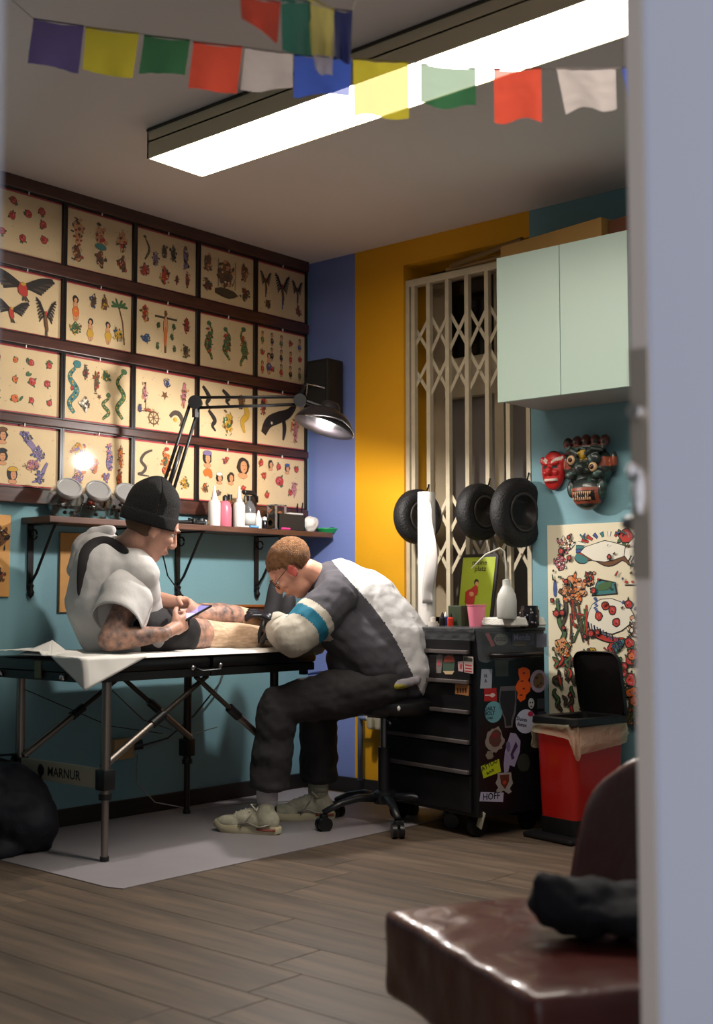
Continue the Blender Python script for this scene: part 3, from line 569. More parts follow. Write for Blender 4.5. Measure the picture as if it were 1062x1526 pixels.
bottle('squeeze_bottle', 'white squeeze bottle with pointed nozzle, left of the pink bottle', 319, .13, [(0, 0), (.027, 0), (.029, .006), (.029, .11), (.024, .122), (.016, .126), (0, .126)], SQ, [(.017, .122), (.017, .137), (.012, .14), (.004, .19), (.002, .192), (0, .192)], SQ)
bottle('soap_bottle', 'pink liquid bottle with a black cap', 335, .14, [(0, 0), (.028, 0), (.031, .006), (.031, .09), (.024, .115), (.012, .124), (0, .124)], PK, [(.012, .12), (.012, .143), (.006, .15), (0, .152)], BLACK)
bottle('squeeze_bottle', 'white squeeze bottle with pointed nozzle, right of the pink bottle', 356, .12, [(0, 0), (.027, 0), (.029, .006), (.029, .11), (.024, .122), (.016, .126), (0, .126)], SQ, [(.017, .122), (.017, .137), (.012, .14), (.004, .2), (.002, .202), (0, .202)], SQ)
bottle('amber_bottle', 'slim amber bottle behind the pink bottle', 342, .06, [(0, 0), (.022, 0), (.024, .005), (.024, .11), (.012, .13), (.01, .15), (0, .15)], mat('amber', (128, 70, 30), .2, trans=.3), [(.012, .14), (.012, .165), (0, .166)], BLACK)
bottle('small_white_bottle', 'small white bottle with pointed tip before the tape stand', 385, .16, [(0, 0), (.015, 0), (.016, .004), (.016, .05), (.01, .062), (.004, .088), (0, .09)], SQ)
bottle('ink_bottle', 'small black ink bottle with clear top', 394, .17, [(0, 0), (.016, 0), (.017, .004), (.017, .035), (.012, .042), (0, .042)], mat('black_ink', (22, 18, 22), .2), [(.012, .04), (.012, .055), (.004, .06), (0, .062)], mat('clear_cap', (200, 205, 210), .2))
# spray bottle
y = yof(371, .12); t = thing('spray_bottle', 'clear spray bottle with a black trigger head', 'spray bottle', (.12, y, SZ)); o = V((.12, y, SZ))
MB().lathe([(0, 0), (.031, 0), (.033, .006), (.033, .09), (.028, .11), (.014, .13), (.012, .14), (0, .14)], o, n=22).build('bottle_body', mat('spray_clear', (150, 148, 150), .15, trans=.6), t, smooth=45)
MB().lathe([(.0336, .02), (.0336, .075)], o, n=22).build('label', mat('bottle_label', (205, 205, 200), .6), t, smooth=True)
h = MB(); h.cyl(o + V((0, 0, .135)), o + V((0, 0, .16)), .014); h.box(o + V((.006, -.008, .174)), (.022, .07, .022), bev=.006); h.cyl(o + V((.006, -.048, .176)), o + V((.006, -.036, .176)), .009); h.tube([o + V((.006, -.024, .165)), o + V((.006, -.036, .15)), o + V((.006, -.034, .128))], [.006, .005, .004], 8); h.tube([o + V((.006, .02, .17)), o + V((.006, .045, .155)), o + V((.006, .05, .13))], [.01, .008, .004], 8)
h.build('trigger_head', BLACK, t, smooth=45)
# tape stand
y = yof(412, .13); t = thing('tape_stand', 'clear stand with a dark roll of tape', 'tape stand', (.13, y, SZ)); CL = mat('clear_acrylic', (190, 190, 195), .12, trans=.7)
b = MB(); b.bb((.1, y - .038, SZ), (.16, y + .038, SZ + .008), bev=.002); b.bb((.1, y - .038, SZ), (.105, y + .038, SZ + .125), bev=.002); b.bb((.155, y - .038, SZ), (.16, y - .026, SZ + .125)); b.bb((.155, y + .026, SZ), (.16, y + .038, SZ + .125)); b.bb((.1, y - .038, SZ + .12), (.16, y + .038, SZ + .126)); b.build('stand', CL, t)
b = MB(); b.lathe([(.018, -.012), (.042, -.012), (.042, .012), (.018, .012), (.018, -.012)], (.13, y, SZ + .066), frame(Y, X), 28); b.build('tape_roll', mat('tape_dark', (36, 34, 36), .3), t, smooth=40)
o = MB().lathe([(.014, -.008), (.03, -.008), (.03, .008), (.014, .008), (.014, -.008)], (.17, yof(401, .17), SZ + .031), frame(Y, V((.8, -.6, 0))), 22).build('tape_roll', mat('tape_black', (16, 15, 16), .35), smooth=40)
tag(o, 'small black roll of tape leaning before the clear stand', 'tape')
# black box with things
ya, yb = yof(414, .16), yof(453, .16); t = thing('black_box', 'matt black open box on the right of the shelf', 'box', (.12, (ya + yb) / 2, SZ))
b = MB(); zt = SZ + .082
b.bb((.07, ya, SZ), (.165, yb, SZ + .004)); b.bb((.161, ya, SZ), (.165, yb, zt)); b.bb((.07, ya, SZ), (.074, yb, zt)); b.bb((.07, ya, SZ), (.165, ya + .004, zt)); b.bb((.07, yb - .004, SZ), (.165, yb, zt)); b.build('tray', mat('box_black', (34, 36, 38), .5), t)
o = MB().ell((.11, (ya + yb) / 2 - .06, SZ + .088), (.035, .05, .022), None, 14, 8).build('sponge', mat('sponge_tan', (150, 88, 50), .8, bump=.4, bs=90), smooth=True); tag(o, 'brown sponge showing over the black box rim', 'sponge')
o = MB().bb((.03, yof(428, .05), SZ), (.068, yof(448, .05), SZ + .10), bev=.004).build('carton', mat('white_carton', (226, 222, 214), .7)); tag(o, 'white carton behind the black box', 'carton')
yy = yof(456, .1); t = thing('brush_pot', 'small pot of brushes by the picture edge', 'pot', (.045, yy, SZ)); MB().lathe([(0, 0), (.02, 0), (.022, .08), (.019, .08), (.017, .004), (0, .004)], (.045, yy, SZ), n=18).build('pot', mat('pot_brown', (96, 60, 44), .5), t, smooth=40)
for k, (dx, dy, h_) in enumerate(((.012, .02, .155), (-.008, .0, .14), (.006, -.012, .15))): MB().cyl((.045 + dx * .3, yy + dy * .3, SZ + .006), (.045 + dx, yy + dy, SZ + h_), .0022, .0035, 8).build('brush', IRON, t)
# white pouch, green tray
yp = yof(467, .15)
b = MB(); b.ell((.13, yp, SZ + .042), (.035, .045, .042), None, 16, 10); o = remesh(b, 'paper_pouch', mat('pouch_white', (226, 222, 218), .7), thing('paper_pouch', 'crumpled white paper pouch between box and green tray', 'pouch', (.13, yp, SZ)), .004, 2, lambda p: .006 * noise.noise(p * 40)); o.name = 'pouch_paper'
yg = yof(488, .14); t = thing('green_tray', 'green plastic tray at the right end of the shelf', 'tray', (.14, yg, SZ)); gm = mat('green_plastic', (40, 160, 90), .35)
MB().lathe([(0, 0), (.045, 0), (.062, .02), (.064, .02), (.064, .024), (.06, .024), (.044, .005), (0, .005)], (.14, yg, SZ), n=26, sy=1.1).build('dish', gm, t, smooth=40)
o = MB().lathe([(0, 0), (.012, 0), (.018, .012), (.018, .028), (.008, .034), (0, .034)], (.15, yg + .03, SZ + .02), n=18).build('machine_grip', BLACK, smooth=40); tag(o, 'round black machine grip standing in the green tray', 'grip')
b = MB()
for k, a in enumerate((.3, 1.3, 2.2)): b.cyl((.14 + .03 * math.cos(a), yg - .01 + .03 * math.sin(a), SZ + .008), (.14 + .035 * math.cos(a), yg - .012 + .035 * math.sin(a), SZ + .03 + .006 * k), .009, n=12)
o = b.build('ink_caps', mat('green_glass', (30, 100, 60), .2), smooth=40); tag(o, 'small green ink caps in the green tray', 'ink caps', kind='stuff')
for nm, c, px, lb in (('blue_marker', (110, 170, 220), 378, 'pale blue marker lying at the shelf edge'), ('pink_marker', (235, 70, 150), 425, 'bright pink marker lying at the shelf edge')):
    y = yof(px, .185); o = MB().tube([(.19, y - .028, SZ + .0065), (.187, y + .028, SZ + .0065)], .006, 10).build(nm, mat(nm, c, .4), smooth=45); tag(o, lb, 'marker')
o = MB().tube([(.186, yof(362, .186) - .04, SZ + .005), (.186, yof(362, .186) + .035, SZ + .005)], .0045, 8).build('white_pen', WHITE, smooth=45); tag(o, 'thin white pen lying at the shelf edge', 'pen')
# black clutter: machines
for px, lb, k in ((277, 'small black coil machine on the shelf right of the beanie', 0), (295, 'black and silver coil machine beside the black one', 1)):
    y = yof(px, .13); t = thing('tattoo_machine', lb, 'tattoo machine', (.13, y, SZ)); b = MB(); b.cyl((.11, y - .028, SZ + .011), (.15, y + .02, SZ + .011), .010, .013, 14); b.build('grip', BLACK, t, smooth=40)
    b = MB(); b.box((.155, y + .022, SZ + .014), (.03, .02, .026), bev=.003); b.cyl((.14, y + .012, SZ + .014), (.14, y + .012, SZ + .033), .007, n=12); b.build('frame', CHROME if k else IRON, t, smooth=40)
# ---------------------------------------------------------------- arm lamp
t = thing('arm_lamp', 'black articulated arm lamp clamped to the shelf, lit over the table', 'lamp', (.175, -1.144, SZ))
B0 = V((.185, -1.144, SZ + .05)); EL = P(291, 600, 5.40); HD = P(447, 597, 5.34)
b = MB(); b.box((.185, -1.144, SZ - .006), (.05, .05, .045), bev=.004); b.cyl((.185, -1.144, SZ - .06), (.185, -1.144, SZ + .05), .009); b.cyl((.185, -1.144, SZ - .062), (.185, -1.144, SZ - .056), .018); b.build('clamp', BLACK, t, smooth=40)
sid = (EL - B0).cross(V((.66, -.75, 0))).normalized()
d1 = sid * .026
for s_ in (-1, 1): MB().tube([B0 + d1 * s_, EL + d1 * s_ * .8], .0075, 8).build('lower_arm', BLACK, t, smooth=True)
sp = MB(); k = [B0.lerp(EL, q) for q in (.08, .5)]; sp.tube([B0.lerp(EL, .06), B0.lerp(EL, .6)], .0105, 10); sp.build('spring', mat('spring_steel', (60, 58, 60), .35, .8), t, smooth=True)
J = MB(); J.cyl(EL - V((.66, -.75, 0)) * .02, EL + V((.66, -.75, 0)) * .02, .03, n=18); J.box(EL + V((0, 0, -.03)), (.02, .02, .07)); J.build('elbow_joint', BLACK, t, smooth=40)
sid2 = Z * .023
for s_ in (-1, 1): MB().tube([EL + sid2 * s_, HD + sid2 * s_ * .7], .0068, 8).build('upper_arm', BLACK, t, smooth=True)
J = MB(); J.cyl(HD - V((.66, -.75, 0)) * .018, HD + V((.66, -.75, 0)) * .018, .028, n=18); J.tube([HD, HD + V((.02, .02, -.005)), P(478, 606, 5.31)], .01, 8); J.build('head_joint', BLACK, t, smooth=40)
LC = P(482, 637, 5.28)               # centre of the shade's rim
ax = (RT * .31 + Z * .93 + F0 * .13).normalized()   # from the rim up to the cap
S = Matrix((ax.orthogonal().normalized(), ax.cross(ax.orthogonal().normalized()), ax)).transposed()
MB().lathe([(.131, -.002), (.134, 0), (.128, .014), (.108, .045), (.08, .068), (.046, .082), (.04, .105), (.03, .115), (0, .115), (0, .112), (.028, .112), (.036, .102), (.042, .08), (.078, .064), (.105, .042), (.126, .012), (.131, -.002)], LC, S, 36).build('lamp_shade', [mat('shade_black', (34, 30, 32), .3, .3)], t, smooth=50)
MB().lathe([(.122, .012), (.102, .040), (.074, .062), (.04, .076), (0, .078)], LC, S, 32).build('reflector', mat('shade_inner', (240, 238, 236), .5), t, smooth=True)
MB().lathe([(0, .020), (.035, .022), (.056, .032), (.050, .046), (.03, .06), (0, .066)], LC, S, 20).build('bulb', mat('bulb_glow', (255, 244, 230), .5, emit=60, ecol=(255, 246, 236)), t, smooth=True)
ring = P(524, 648, 5.25); MB().tube([LC + S @ V((.134 * math.cos(a), .134 * math.sin(a), .0)) + ax * .03 * math.sin(max(0, 1 - abs(a - 5.2))) for a in [i * .2 for i in range(20, 32)]], .004, 6).build('grip_wire', CHROME, t, smooth=True)
ld = bpy.data.lights.new('lamp_light', 'POINT'); ld.energy = LAMP_W; ld.color = (1, .95, .9); ld.shadow_soft_size = .03
lo = bpy.data.objects.new('lamp_light', ld); COL.objects.link(lo); lo.parent = t
lo.matrix_local = WM(t).inverted() @ (Matrix.Translation(LC - ax * .02) @ S.to_4x4())
c = MB().tube([B0 + V((0, 0, -.05)), (.19, -1.15, 1.2), (.16, -1.08, 1.06), (.10, -.95, .98), (.06, -.8, .9), (.05, -.7, .78)], .0035, 6).build('lamp_cable', BLACK, smooth=True); tag(c, 'thin black cable dropping from shelf to the table', 'cable')
# black box mounted on the blue wall
t = thing('wall_speaker', 'black wall-mounted speaker on the blue wall behind the lamp', 'speaker', (.185, -.03, 1.86))
b = MB(); b.bb((.125, -.15, 1.87), (.27, -.03, 2.165), bev=.008); b.build('case', mat('speaker_black', (16, 16, 16), .6, bump=.2, bs=200), t)
MB().bb((.135, -.157, 1.885), (.26, -.149, 2.15), bev=.003).build('grille', mat('speaker_grille', (28, 27, 26), .8, bump=.6, bs=400), t)
MB().bb((.17, -.03, 1.98), (.22, -.001, 2.06)).build('wall_mount', BLACK, t)
MB().tube([(.135, -.158, 1.985), (.16, -.18, 2.04), (.2, -.18, 2.03), (.26, -.158, 2.01)], .0045, 8).build('handle', CHROME, t, smooth=True)
# left-hand reaching bracket to the arm
b = MB().tube([(.13, -.10, 2.10), (.08, -.12, 2.03), (.04, -.14, 1.98)], [.022, .018, .014], 10).build('speaker_arm', BLACK, t, smooth=True)
# ---------------------------------------------------------------- wall cabinet, box, masks
CW = mat('cabinet_mint', (204, 226, 214), .35, spec=.4); CS = mat('cabinet_side', (186, 178, 172), .5)
cx0, cx1, cy0, cz0, cz1 = 1.432, 2.056, -.35, 1.79, 2.415
t = thing('wall_cabinet', 'pale mint two-door wall cabinet beside the window niche', 'cabinet', ((cx0 + cx1) / 2, -.17, cz0))
MB().bb((cx0 + .004, cy0 + .02, cz0 + .004), (cx1 - .002, -.002, cz1 - .004), bev=.002).build('body', CS, t)
xm = (cx0 + cx1) / 2 - .0
for a, b_ in ((cx0, xm - .0015), (xm + .0015, cx1)): MB().bb((a, cy0, cz0), (b_, cy0 + .018, cz1), bev=.0015).build('door', CW, t)
t = thing('cardboard_box', 'long flat tan cardboard box on top of the mint cabinet', 'box', (1.68, -.17, cz1)); CB = mat('cardboard', (168, 128, 66), .75, var=.12, vs=5)
rz = Matrix.Rotation(math.radians(-9), 3, 'Z'); cc = V((1.66, -.17, cz1 + .045))
MB().box(cc, (.56, .2, .09), rz, bev=.002).build('carton', CB, t); MB().box(cc + V((0, 0, .0455)), (.562, .045, .0012), rz).build('tape', mat('tape_tan', (150, 110, 60), .35), t)
o = MB().box(cc + rz @ V((.345, .02, -.005)), (.12, .16, .08), rz, bev=.003).build('small_box', mat('brown_box', (110, 62, 36), .75)); tag(o, 'small brown box at the right end of the long cardboard box', 'box')
for k, (a, b_, r_, c) in enumerate((((.93, .0, 2.545), (1.40, -.1, 2.56), .012, (120, 92, 50)), ((.88, .03, 2.538), (1.39, .0, 2.545), .009, (150, 118, 70)))):
    o = MB().tube([a, b_], r_, 10).build('paper_tube', mat('tube%d' % k, c, .7)); tag(o, ('thicker' if k == 0 else 'thinner') + ' rolled paper tube lying along the top of the window grille', 'tube')
# hats on the grille
HB = mat('tyre_rubber', (17, 16, 17), .6, bump=.3, bs=120)
for i, (px, py, r_, az, lb) in enumerate(((622, 770, .13, 78, 'black rubber tyre hung at the left edge of the grille behind the paper roll'), (714, 763, .13, 82, 'black rubber tyre hung at the middle of the grille'), (772, 764, .155, 80, 'largest black rubber tyre, hung beside the teal wall edge'))):
    c = ony(px, py, -.075); a = math.radians(az); ax = V((math.sin(a), -math.cos(a), 0)).normalized()
    S = Matrix((Z, ax.cross(Z).normalized(), ax)).transposed(); q = r_
    t = thing('rubber_tyre', lb, 'tyre', (c.x, c.y, c.z - r_), group='black tyres on the grille')
    pr = [(q * .48, -.022), (q * .56, -.036), (q * .8, -.042), (q * .93, -.034), (q, -.018), (q * 1.005, 0), (q, .018), (q * .93, .034), (q * .8, .042), (q * .56, .036), (q * .48, .022), (q * .52, .0), (q * .48, -.022)]
    MB().lathe(pr, c, S, 36).build('tread', HB, t, smooth=50)
    MB().lathe([(q * .50, .0385), (q * .54, .041), (q * .58, .0385)], c, S, 36).build('bead', mat('bead_grey', (52, 48, 46), .5), t, smooth=True)
    MB().tube([c + Z * q * .5, c + Z * q * .75 + Y * .06, c + Z * (q + .03) + Y * .088], .004, 6).build('hanging_hook', IRON, t, smooth=True)
# masks
t = thing('red_mask', 'small red carved mask with white brow marks on the teal wall', 'mask', (1.5, -.04, 1.43)); c = V((1.499, -.018, 1.522)); b = MB()
b.ell(c, (.058, .034, .088), None, 20, 14); b.ell(c + V((0, -.034, -.005)), (.016, .022, .022)); b.ell(c + V((0, -.03, .03)), (.045, .012, .012)); b.ell(c + V((.0, -.028, -.045)), (.034, .014, .012)); b.ell(c + V((-.022, -.027, -.012)), (.018, .012, .014)); b.ell(c + V((.022, -.027, -.012)), (.018, .012, .014)); b.ell(c + V((-.056, 0, .045)), (.012, .012, .02)); b.ell(c + V((.05, 0, .05)), (.014, .012, .02))
mk = remesh(b, 'carved_face', [mat('mask_red', (186, 36, 34), .4), mat('mask_white', (206, 190, 176), .5), mat('mask_dark', (40, 26, 24), .5)], t, .0035, 3, None,
    lambda p, n: 1 if ((abs(p.z - (c.z + .03 + abs(p.x - c.x) * .5)) < .009 and abs(p.x - c.x) > .01 and p.y < c.y - .01) or (abs(p.z - (c.z - .045)) < .006 and p.y < c.y - .02 and abs(p.x - c.x) < .034)) else (2 if (abs(p.z - c.z - .012) < .006 and .012 < abs(p.x - c.x) < .036 and p.y < c.y - .015) or p.z > c.z + .078 else 0))
t = thing('demon_mask', 'large dark carved demon mask with skull crown and bared teeth', 'mask', (1.69, -.08, 1.33)); c = V((1.69, -.03, 1.50)); b = MB()
b.ell(c + V((0, 0, .02)), (.108, .06, .10), None, 24, 16); b.ell(c + V((0, -.02, -.09)), (.075, .055, .075), None, 20, 12); b.ell(c + V((0, -.075, .012)), (.03, .035, .03)); b.ell(c + V((-.026, -.07, 0)), (.018, .02, .016)); b.ell(c + V((.026, -.07, 0)), (.018, .02, .016))
for s_ in (-1, 1):
    b.ell(c + V((s_ * .05, -.055, .05)), (.034, .022, .03)); b.ell(c + V((s_ * .065, -.05, -.012)), (.03, .02, .022)); b.tube([c + V((s_ * .015, -.07, .07)), c + V((s_ * .05, -.07, .092)), c + V((s_ * .09, -.045, .085))], [.012, .014, .008], 8); b.ell(c + V((s_ * .116, 0, .04)), (.014, .02, .045)); b.ell(c + V((s_ * .075, -.03, -.07)), (.02, .02, .04))
b.ell(c + V((0, -.06, .075)), (.018, .012, .022))
hole = c + V((0, -.075, -.105))
for k in range(5):
    x = -.09 + k * .045; b.ell(c + V((x, -.03, .128 + .008 * (1 - abs(k - 2) / 2))), (.021, .024, .026)); b.ell(c + V((x, -.035, .105)), (.014, .016, .012))
b.tube([c + V((-.1, -.03, .1)), c + V((0, -.055, .104)), c + V((.1, -.03, .1))], .012, 8)
def dm(p, n):
    q = p - c
    if abs(q.x) < .052 and abs(q.z + .105) < .022 and q.y < -.03: return 2
    if q.z > .108: return 1 if noise.noise(p * 60) > -.1 else 0
    if abs(q.x) < .016 and .05 < q.z < .09: return 3
    if (abs(q.x) > .06 and .02 < q.z < .06 and q.y > -.05) or (abs(q.z + .105) < .034 and abs(q.x) < .064 and q.y < -.02): return 4
    return 5 if noise.noise(p * 34 + V((3, 0, 0))) > .28 else 0
remesh(b, 'carved_face', [mat('demon_dark', (36, 44, 40), .35, coat=.3), mat('demon_red_brown', (96, 46, 34), .45), mat('demon_mouth', (14, 8, 8), .5), mat('demon_gold', (180, 140, 40), .4), mat('demon_lip', (150, 70, 44), .45), mat('demon_green', (48, 74, 66), .4)], t, .004, 2, None, dm)
for s_, dz in ((-1, .05), (1, .014)):
    e = c + V((s_ * .052, -.068, dz)); MB().ell(e, (.021, .014, .021), None, 14, 10).build('eye', mat('mask_eye', (214, 176, 130), .3), t, smooth=True); MB().ell(e + V((0, -.011, 0)), (.011, .006, .011), None, 12, 8).build('pupil', mat('mask_pupil', (60, 16, 12), .2), t, smooth=True)
th = MB()
for k in range(9): th.tube([c + V((-.04 + k * .01, -.074, -.088)), c + V((-.04 + k * .01, -.076, -.102 - (.012 if k in (1, 7) else 0)))], [.0045, .002], 6); th.tube([c + V((-.04 + k * .01, -.072, -.124)), c + V((-.04 + k * .01, -.076, -.112 + (.01 if k in (2, 6) else 0)))], [.0045, .002], 6)
th.build('teeth', mat('mask_teeth', (206, 160, 120), .4), t, smooth=True)
# ---------------------------------------------------------------- tool chest
CA = math.radians(12); CO = onz(712, 1252, 0); cdx = V((-math.cos(CA), math.sin(CA), 0)); cdn = V((math.sin(CA), math.cos(CA), 0))
CWd, CD, CT = .62, .385, .835
t = thing('tool_chest', 'black rolling tool chest covered with stickers, full-width grey drawer pulls', 'tool chest', (*(CO + cdx * .35 + cdn * .17).xy, 0))
BK = mat('chest_black', (17, 16, 19), .32, spec=.5); DR = mat('drawer_black', (22, 20, 22), .38)
Rc = Matrix((-cdx, cdn, Z)).transposed()
def cb(mb, a0, a1, b0, b1, z0, z1, bev=0, mi=0):     # a along the front from right corner, b into depth
    return mb.box(CO + cdx * (a0 + a1) / 2 + cdn * (b0 + b1) / 2 + Z * (z0 + z1) / 2, (abs(a1 - a0), abs(b1 - b0), z1 - z0), Rc, mi, bev)
cb(MB(), 0, CWd, .0, CD, .085, CT - .01, .006).build('body', BK, t)
zs = [CT - .105, CT - .225, CT - .345, CT - .465, CT - .585, .10]; ztop = CT - .02
for k in range(6):
    z1 = ztop if k == 0 else zs[k - 1] - .004; z0 = zs[k] + .002
    d = cb(MB(), .03, CWd - .03, -.012, .0, z0, z1, .002).build('drawer', DR, t)
    if k < 5: cb(MB(), .034, CWd - .034, -.028, -.011, z0 + .001, z0 + .017, .003).build('drawer_pull', mat('pull_grey', (128, 118, 116), .35, .6), d)
    if k == 0: MB().cyl(CO + cdx * .42 - cdn * .012 + Z * (CT - .06), CO + cdx * .42 - cdn * .02 + Z * (CT - .06), .008).build('lock', CHROME, d, smooth=40)
cb(MB(), -.004, CWd + .004, -.02, CD + .004, CT - .012, CT + .004, .004).build('top_tray', BK, t)
# side handle
b = MB(); hz = CT - .105
hp = [CO - cdx * .008 + cdn * .045 + Z * hz, CO + cdx * (-.05) + cdn * .05 + Z * hz, CO + cdx * (-.055) + cdn * .19 + Z * hz, CO + cdx * (-.055) + cdn * .31 + Z * hz, CO - cdx * .008 + cdn * .32 + Z * hz]
b.tube(hp, .011, 10); b.build('side_handle', mat('handle_dark', (26, 20, 24), .3), t, smooth=True)
for a, bq in ((.06, .05), (CWd - .06, .05), (.06, CD - .05), (CWd - .06, CD - .05)):
    o_ = CO + cdx * a + cdn * bq; c_ = MB(); c_.cyl(o_ + V((-.0, 0, .045)) - cdn * .0 - cdx * .012, o_ + V((0, 0, .045)) + cdx * .012, .045, n=20); c_.box(o_ + Z * .075, (.05, .05, .022), Rc); c_.cyl(o_ + Z * .045 - cdx * .016, o_ + Z * .045 + cdx * .016, .014)
    c_.build('caster', IRON, t, smooth=40)
b = MB(); b.box(CO + cdx * .012 + cdn * .028 + Z * .075, (.03, .004, .07), Rc @ Matrix.Rotation(.35, 3, 'Y')); b.build('pale_tag', mat('pale_tag', (196, 192, 170), .6), t)
# stickers: sx along the side from the front corner (m), z height
SN = -cdx; SU = cdn
def sp(px, py):        # pixel on the sticker side -> (b, z)
    r_ = ray(px, py); n_ = SN; k = (CO - CAM).dot(n_) / r_.dot(n_); q = CAM + r_ * k; return (q - CO).dot(SU), q.z
def sticker(pts, col, lb=None, lift=.0006, par=None):
    return MB().prism(pts, CO + SN * .0004, SU, Z, SN, lift).build('sticker', mat('stk_%d_%d_%d' % col, col, .55), par or t)
def oval(px, py, rx, ry, n=20, wob=0):
    b0, z0 = sp(px, py); b1 = sp(px + rx, py)[0] - b0; z1 = sp(px, py - ry)[1] - z0; rr = random.Random(px * 7 + py)
    return [(b0 + b1 * math.cos(2 * math.pi * i / n) * (1 + rr.uniform(-wob, wob)), z0 + z1 * math.sin(2 * math.pi * i / n) * (1 + rr.uniform(-wob, wob))) for i in range(n)], (b0, z0, b1, z1)
def quad(*pp): return [sp(*p) for p in pp]
def stext(st, body, px, py, size, ang=0, col=(24, 22, 40), sx=1):
    b0, z0 = sp(px, py); U = SU * math.cos(ang) + Z * math.sin(ang); W = Z * math.cos(ang) - SU * math.sin(ang)
    text('lettering', body, size, plane_m(CO + SU * b0 + Z * z0 + SN * .0014, U, W, SN), mat('txt_%d_%d_%d' % col, col, .6), st if False else t, .0002, .0004, sx)
SP = []
s_ = sticker(oval(735, 1061, 13, 16)[0], (104, 158, 168)); s_['label'] = 'round teal sticker'; stext(s_, 'DAILY', 729.5, 1056, .022); stext(s_, 'BOLT', 729.5, 1063, .022); stext(s_, 'COLD', 729.5, 1070, .012)
s_ = sticker(oval(783, 1075, 15, 18)[0], (186, 186, 206)); s_['label'] = 'round white sticker with script'; stext(s_, 'Dumm', 777, 1072, .022, -.2); stext(s_, 'dumm', 777, 1080, .022, -.2); sticker(oval(790, 1064, 4, 4, 8, .2)[0], (170, 40, 70), lift=.0012)
s_ = sticker(quad((716, 1142), (743, 1131), (746, 1150), (720, 1160)), (182, 196, 28)); s_['label'] = 'lime sticker reading TATTOO'; stext(s_, 'TATTOO', 727, 1141, .026, .34, (20, 24, 8)); stext(s_, 'BLACK', 730, 1150, .014, .34, (20, 24, 8))
s_ = sticker(quad((716, 1180), (750, 1181), (749, 1195), (714, 1194)), (176, 172, 196)); s_['label'] = 'white sticker reading HOFF'; stext(s_, 'HOFF', 731.5, 1187, .038, -.02)
s_ = sticker(quad((717, 997), (733, 997), (732, 1026), (715, 1026)), (170, 172, 186)); s_['label'] = 'small white sticker with fine script'; stext(s_, 'N\nA', 723, 1011, .020)
s_ = sticker(quad((721, 1026), (739, 1025), (740, 1045), (721, 1045)), (176, 34, 34)); s_['label'] = 'red sticker with white device'; sticker(oval(733, 1036, 4, 3.4, 10, .2)[0], (222, 190, 186), lift=.0012); sticker(quad((722, 1035), (731, 1035), (731, 1037), (722, 1037)), (222, 190, 186), lift=.0011)
s_ = sticker([sp(*p) for p in ((772, 997), (778, 994), (784, 995), (789, 999), (789, 1008), (786, 1014), (791, 1020), (789, 1030), (783, 1036), (782, 1042), (775, 1046), (770, 1040), (771, 1032), (767, 1025), (770, 1018), (774, 1012), (772, 1004))], (226, 88, 20)); s_['label'] = 'orange figure-shaped sticker'
for q in ((780, 1003), (777, 1015), (780, 1026), (776, 1036)): sticker(oval(*q, 2.5, 1.4, 7, .3)[0], (120, 36, 14), lift=.0011)
s_ = sticker(oval(802, 1015, 12.5, 17, 22)[0], (150, 134, 150)); s_['label'] = 'oval lilac sticker with brown centre'; sticker(oval(802, 1015, 8.5, 12, 12, .1)[0], (104, 78, 54), lift=.0012)
for q in ((799, 1010), (805, 1018), (801, 1022)): sticker(oval(*q, 2.2, 1.6, 7, .3)[0], (50, 34, 30), lift=.0016)
s_ = sticker(oval(791, 1048, 4.5, 8, 12, .08)[0], (176, 172, 172)); s_['label'] = 'small white skull sticker'; [sticker(oval(x, 1047, 1.2, 1.4, 7)[0], (20, 18, 22), lift=.0012) for x in (789.5, 793)]; sticker(oval(791, 1052.5, 1.8, .9, 6)[0], (20, 18, 22), lift=.0012)
sticker(quad((800, 1041), (811, 1041), (811, 1056), (800, 1056)), (46, 46, 50)); sticker(oval(807, 1067, 8, 8, 8)[0], (40, 38, 54)); sticker(oval(807, 1068, 5, 4, 8, .2)[0], (104, 50, 44), lift=.0011)
s_ = sticker([sp(*p) for p in ((745, 1023), (768, 1022), (769, 1040), (768, 1062), (764, 1075), (763, 1084), (752, 1085), (751, 1072), (744, 1055), (743, 1040))], (96, 88, 92)); s_['label'] = 'grey coffin-shaped sticker'
sticker([sp(*p) for p in ((746, 1030), (767, 1029), (767, 1045), (765, 1060), (761, 1074), (761, 1081), (754, 1082), (753, 1072), (746, 1054), (744.5, 1042))], (34, 31, 36), lift=.0011)
s_ = sticker(oval(737, 1103, 13, 19, 26, .16)[0], (140, 128, 120)); s_['label'] = 'spiky grey and red beast sticker'; sticker(oval(738, 1100, 9, 12, 12, .2)[0], (88, 52, 48), lift=.0011); sticker(oval(729, 1125, 6, 6, 12, .25)[0], (130, 118, 104)); sticker(oval(737, 1096, 5, 3, 8, .2)[0], (130, 34, 40), lift=.0016)
s_ = sticker([sp(*p) for p in ((760, 1092), (768, 1093), (775, 1104), (774, 1120), (768, 1137), (766, 1143), (759, 1140), (757, 1150), (751, 1152), (750, 1140), (752, 1120))], (150, 142, 172)); s_['label'] = 'long lilac curled sticker'; sticker([sp(*p) for p in ((768, 1105), (771, 1112), (764, 1124), (766, 1130), (762, 1132), (760, 1124))], (62, 44, 84), lift=.0011); sticker(oval(757, 1112, 3, 8, 9, .2)[0], (100, 92, 130), lift=.0011)
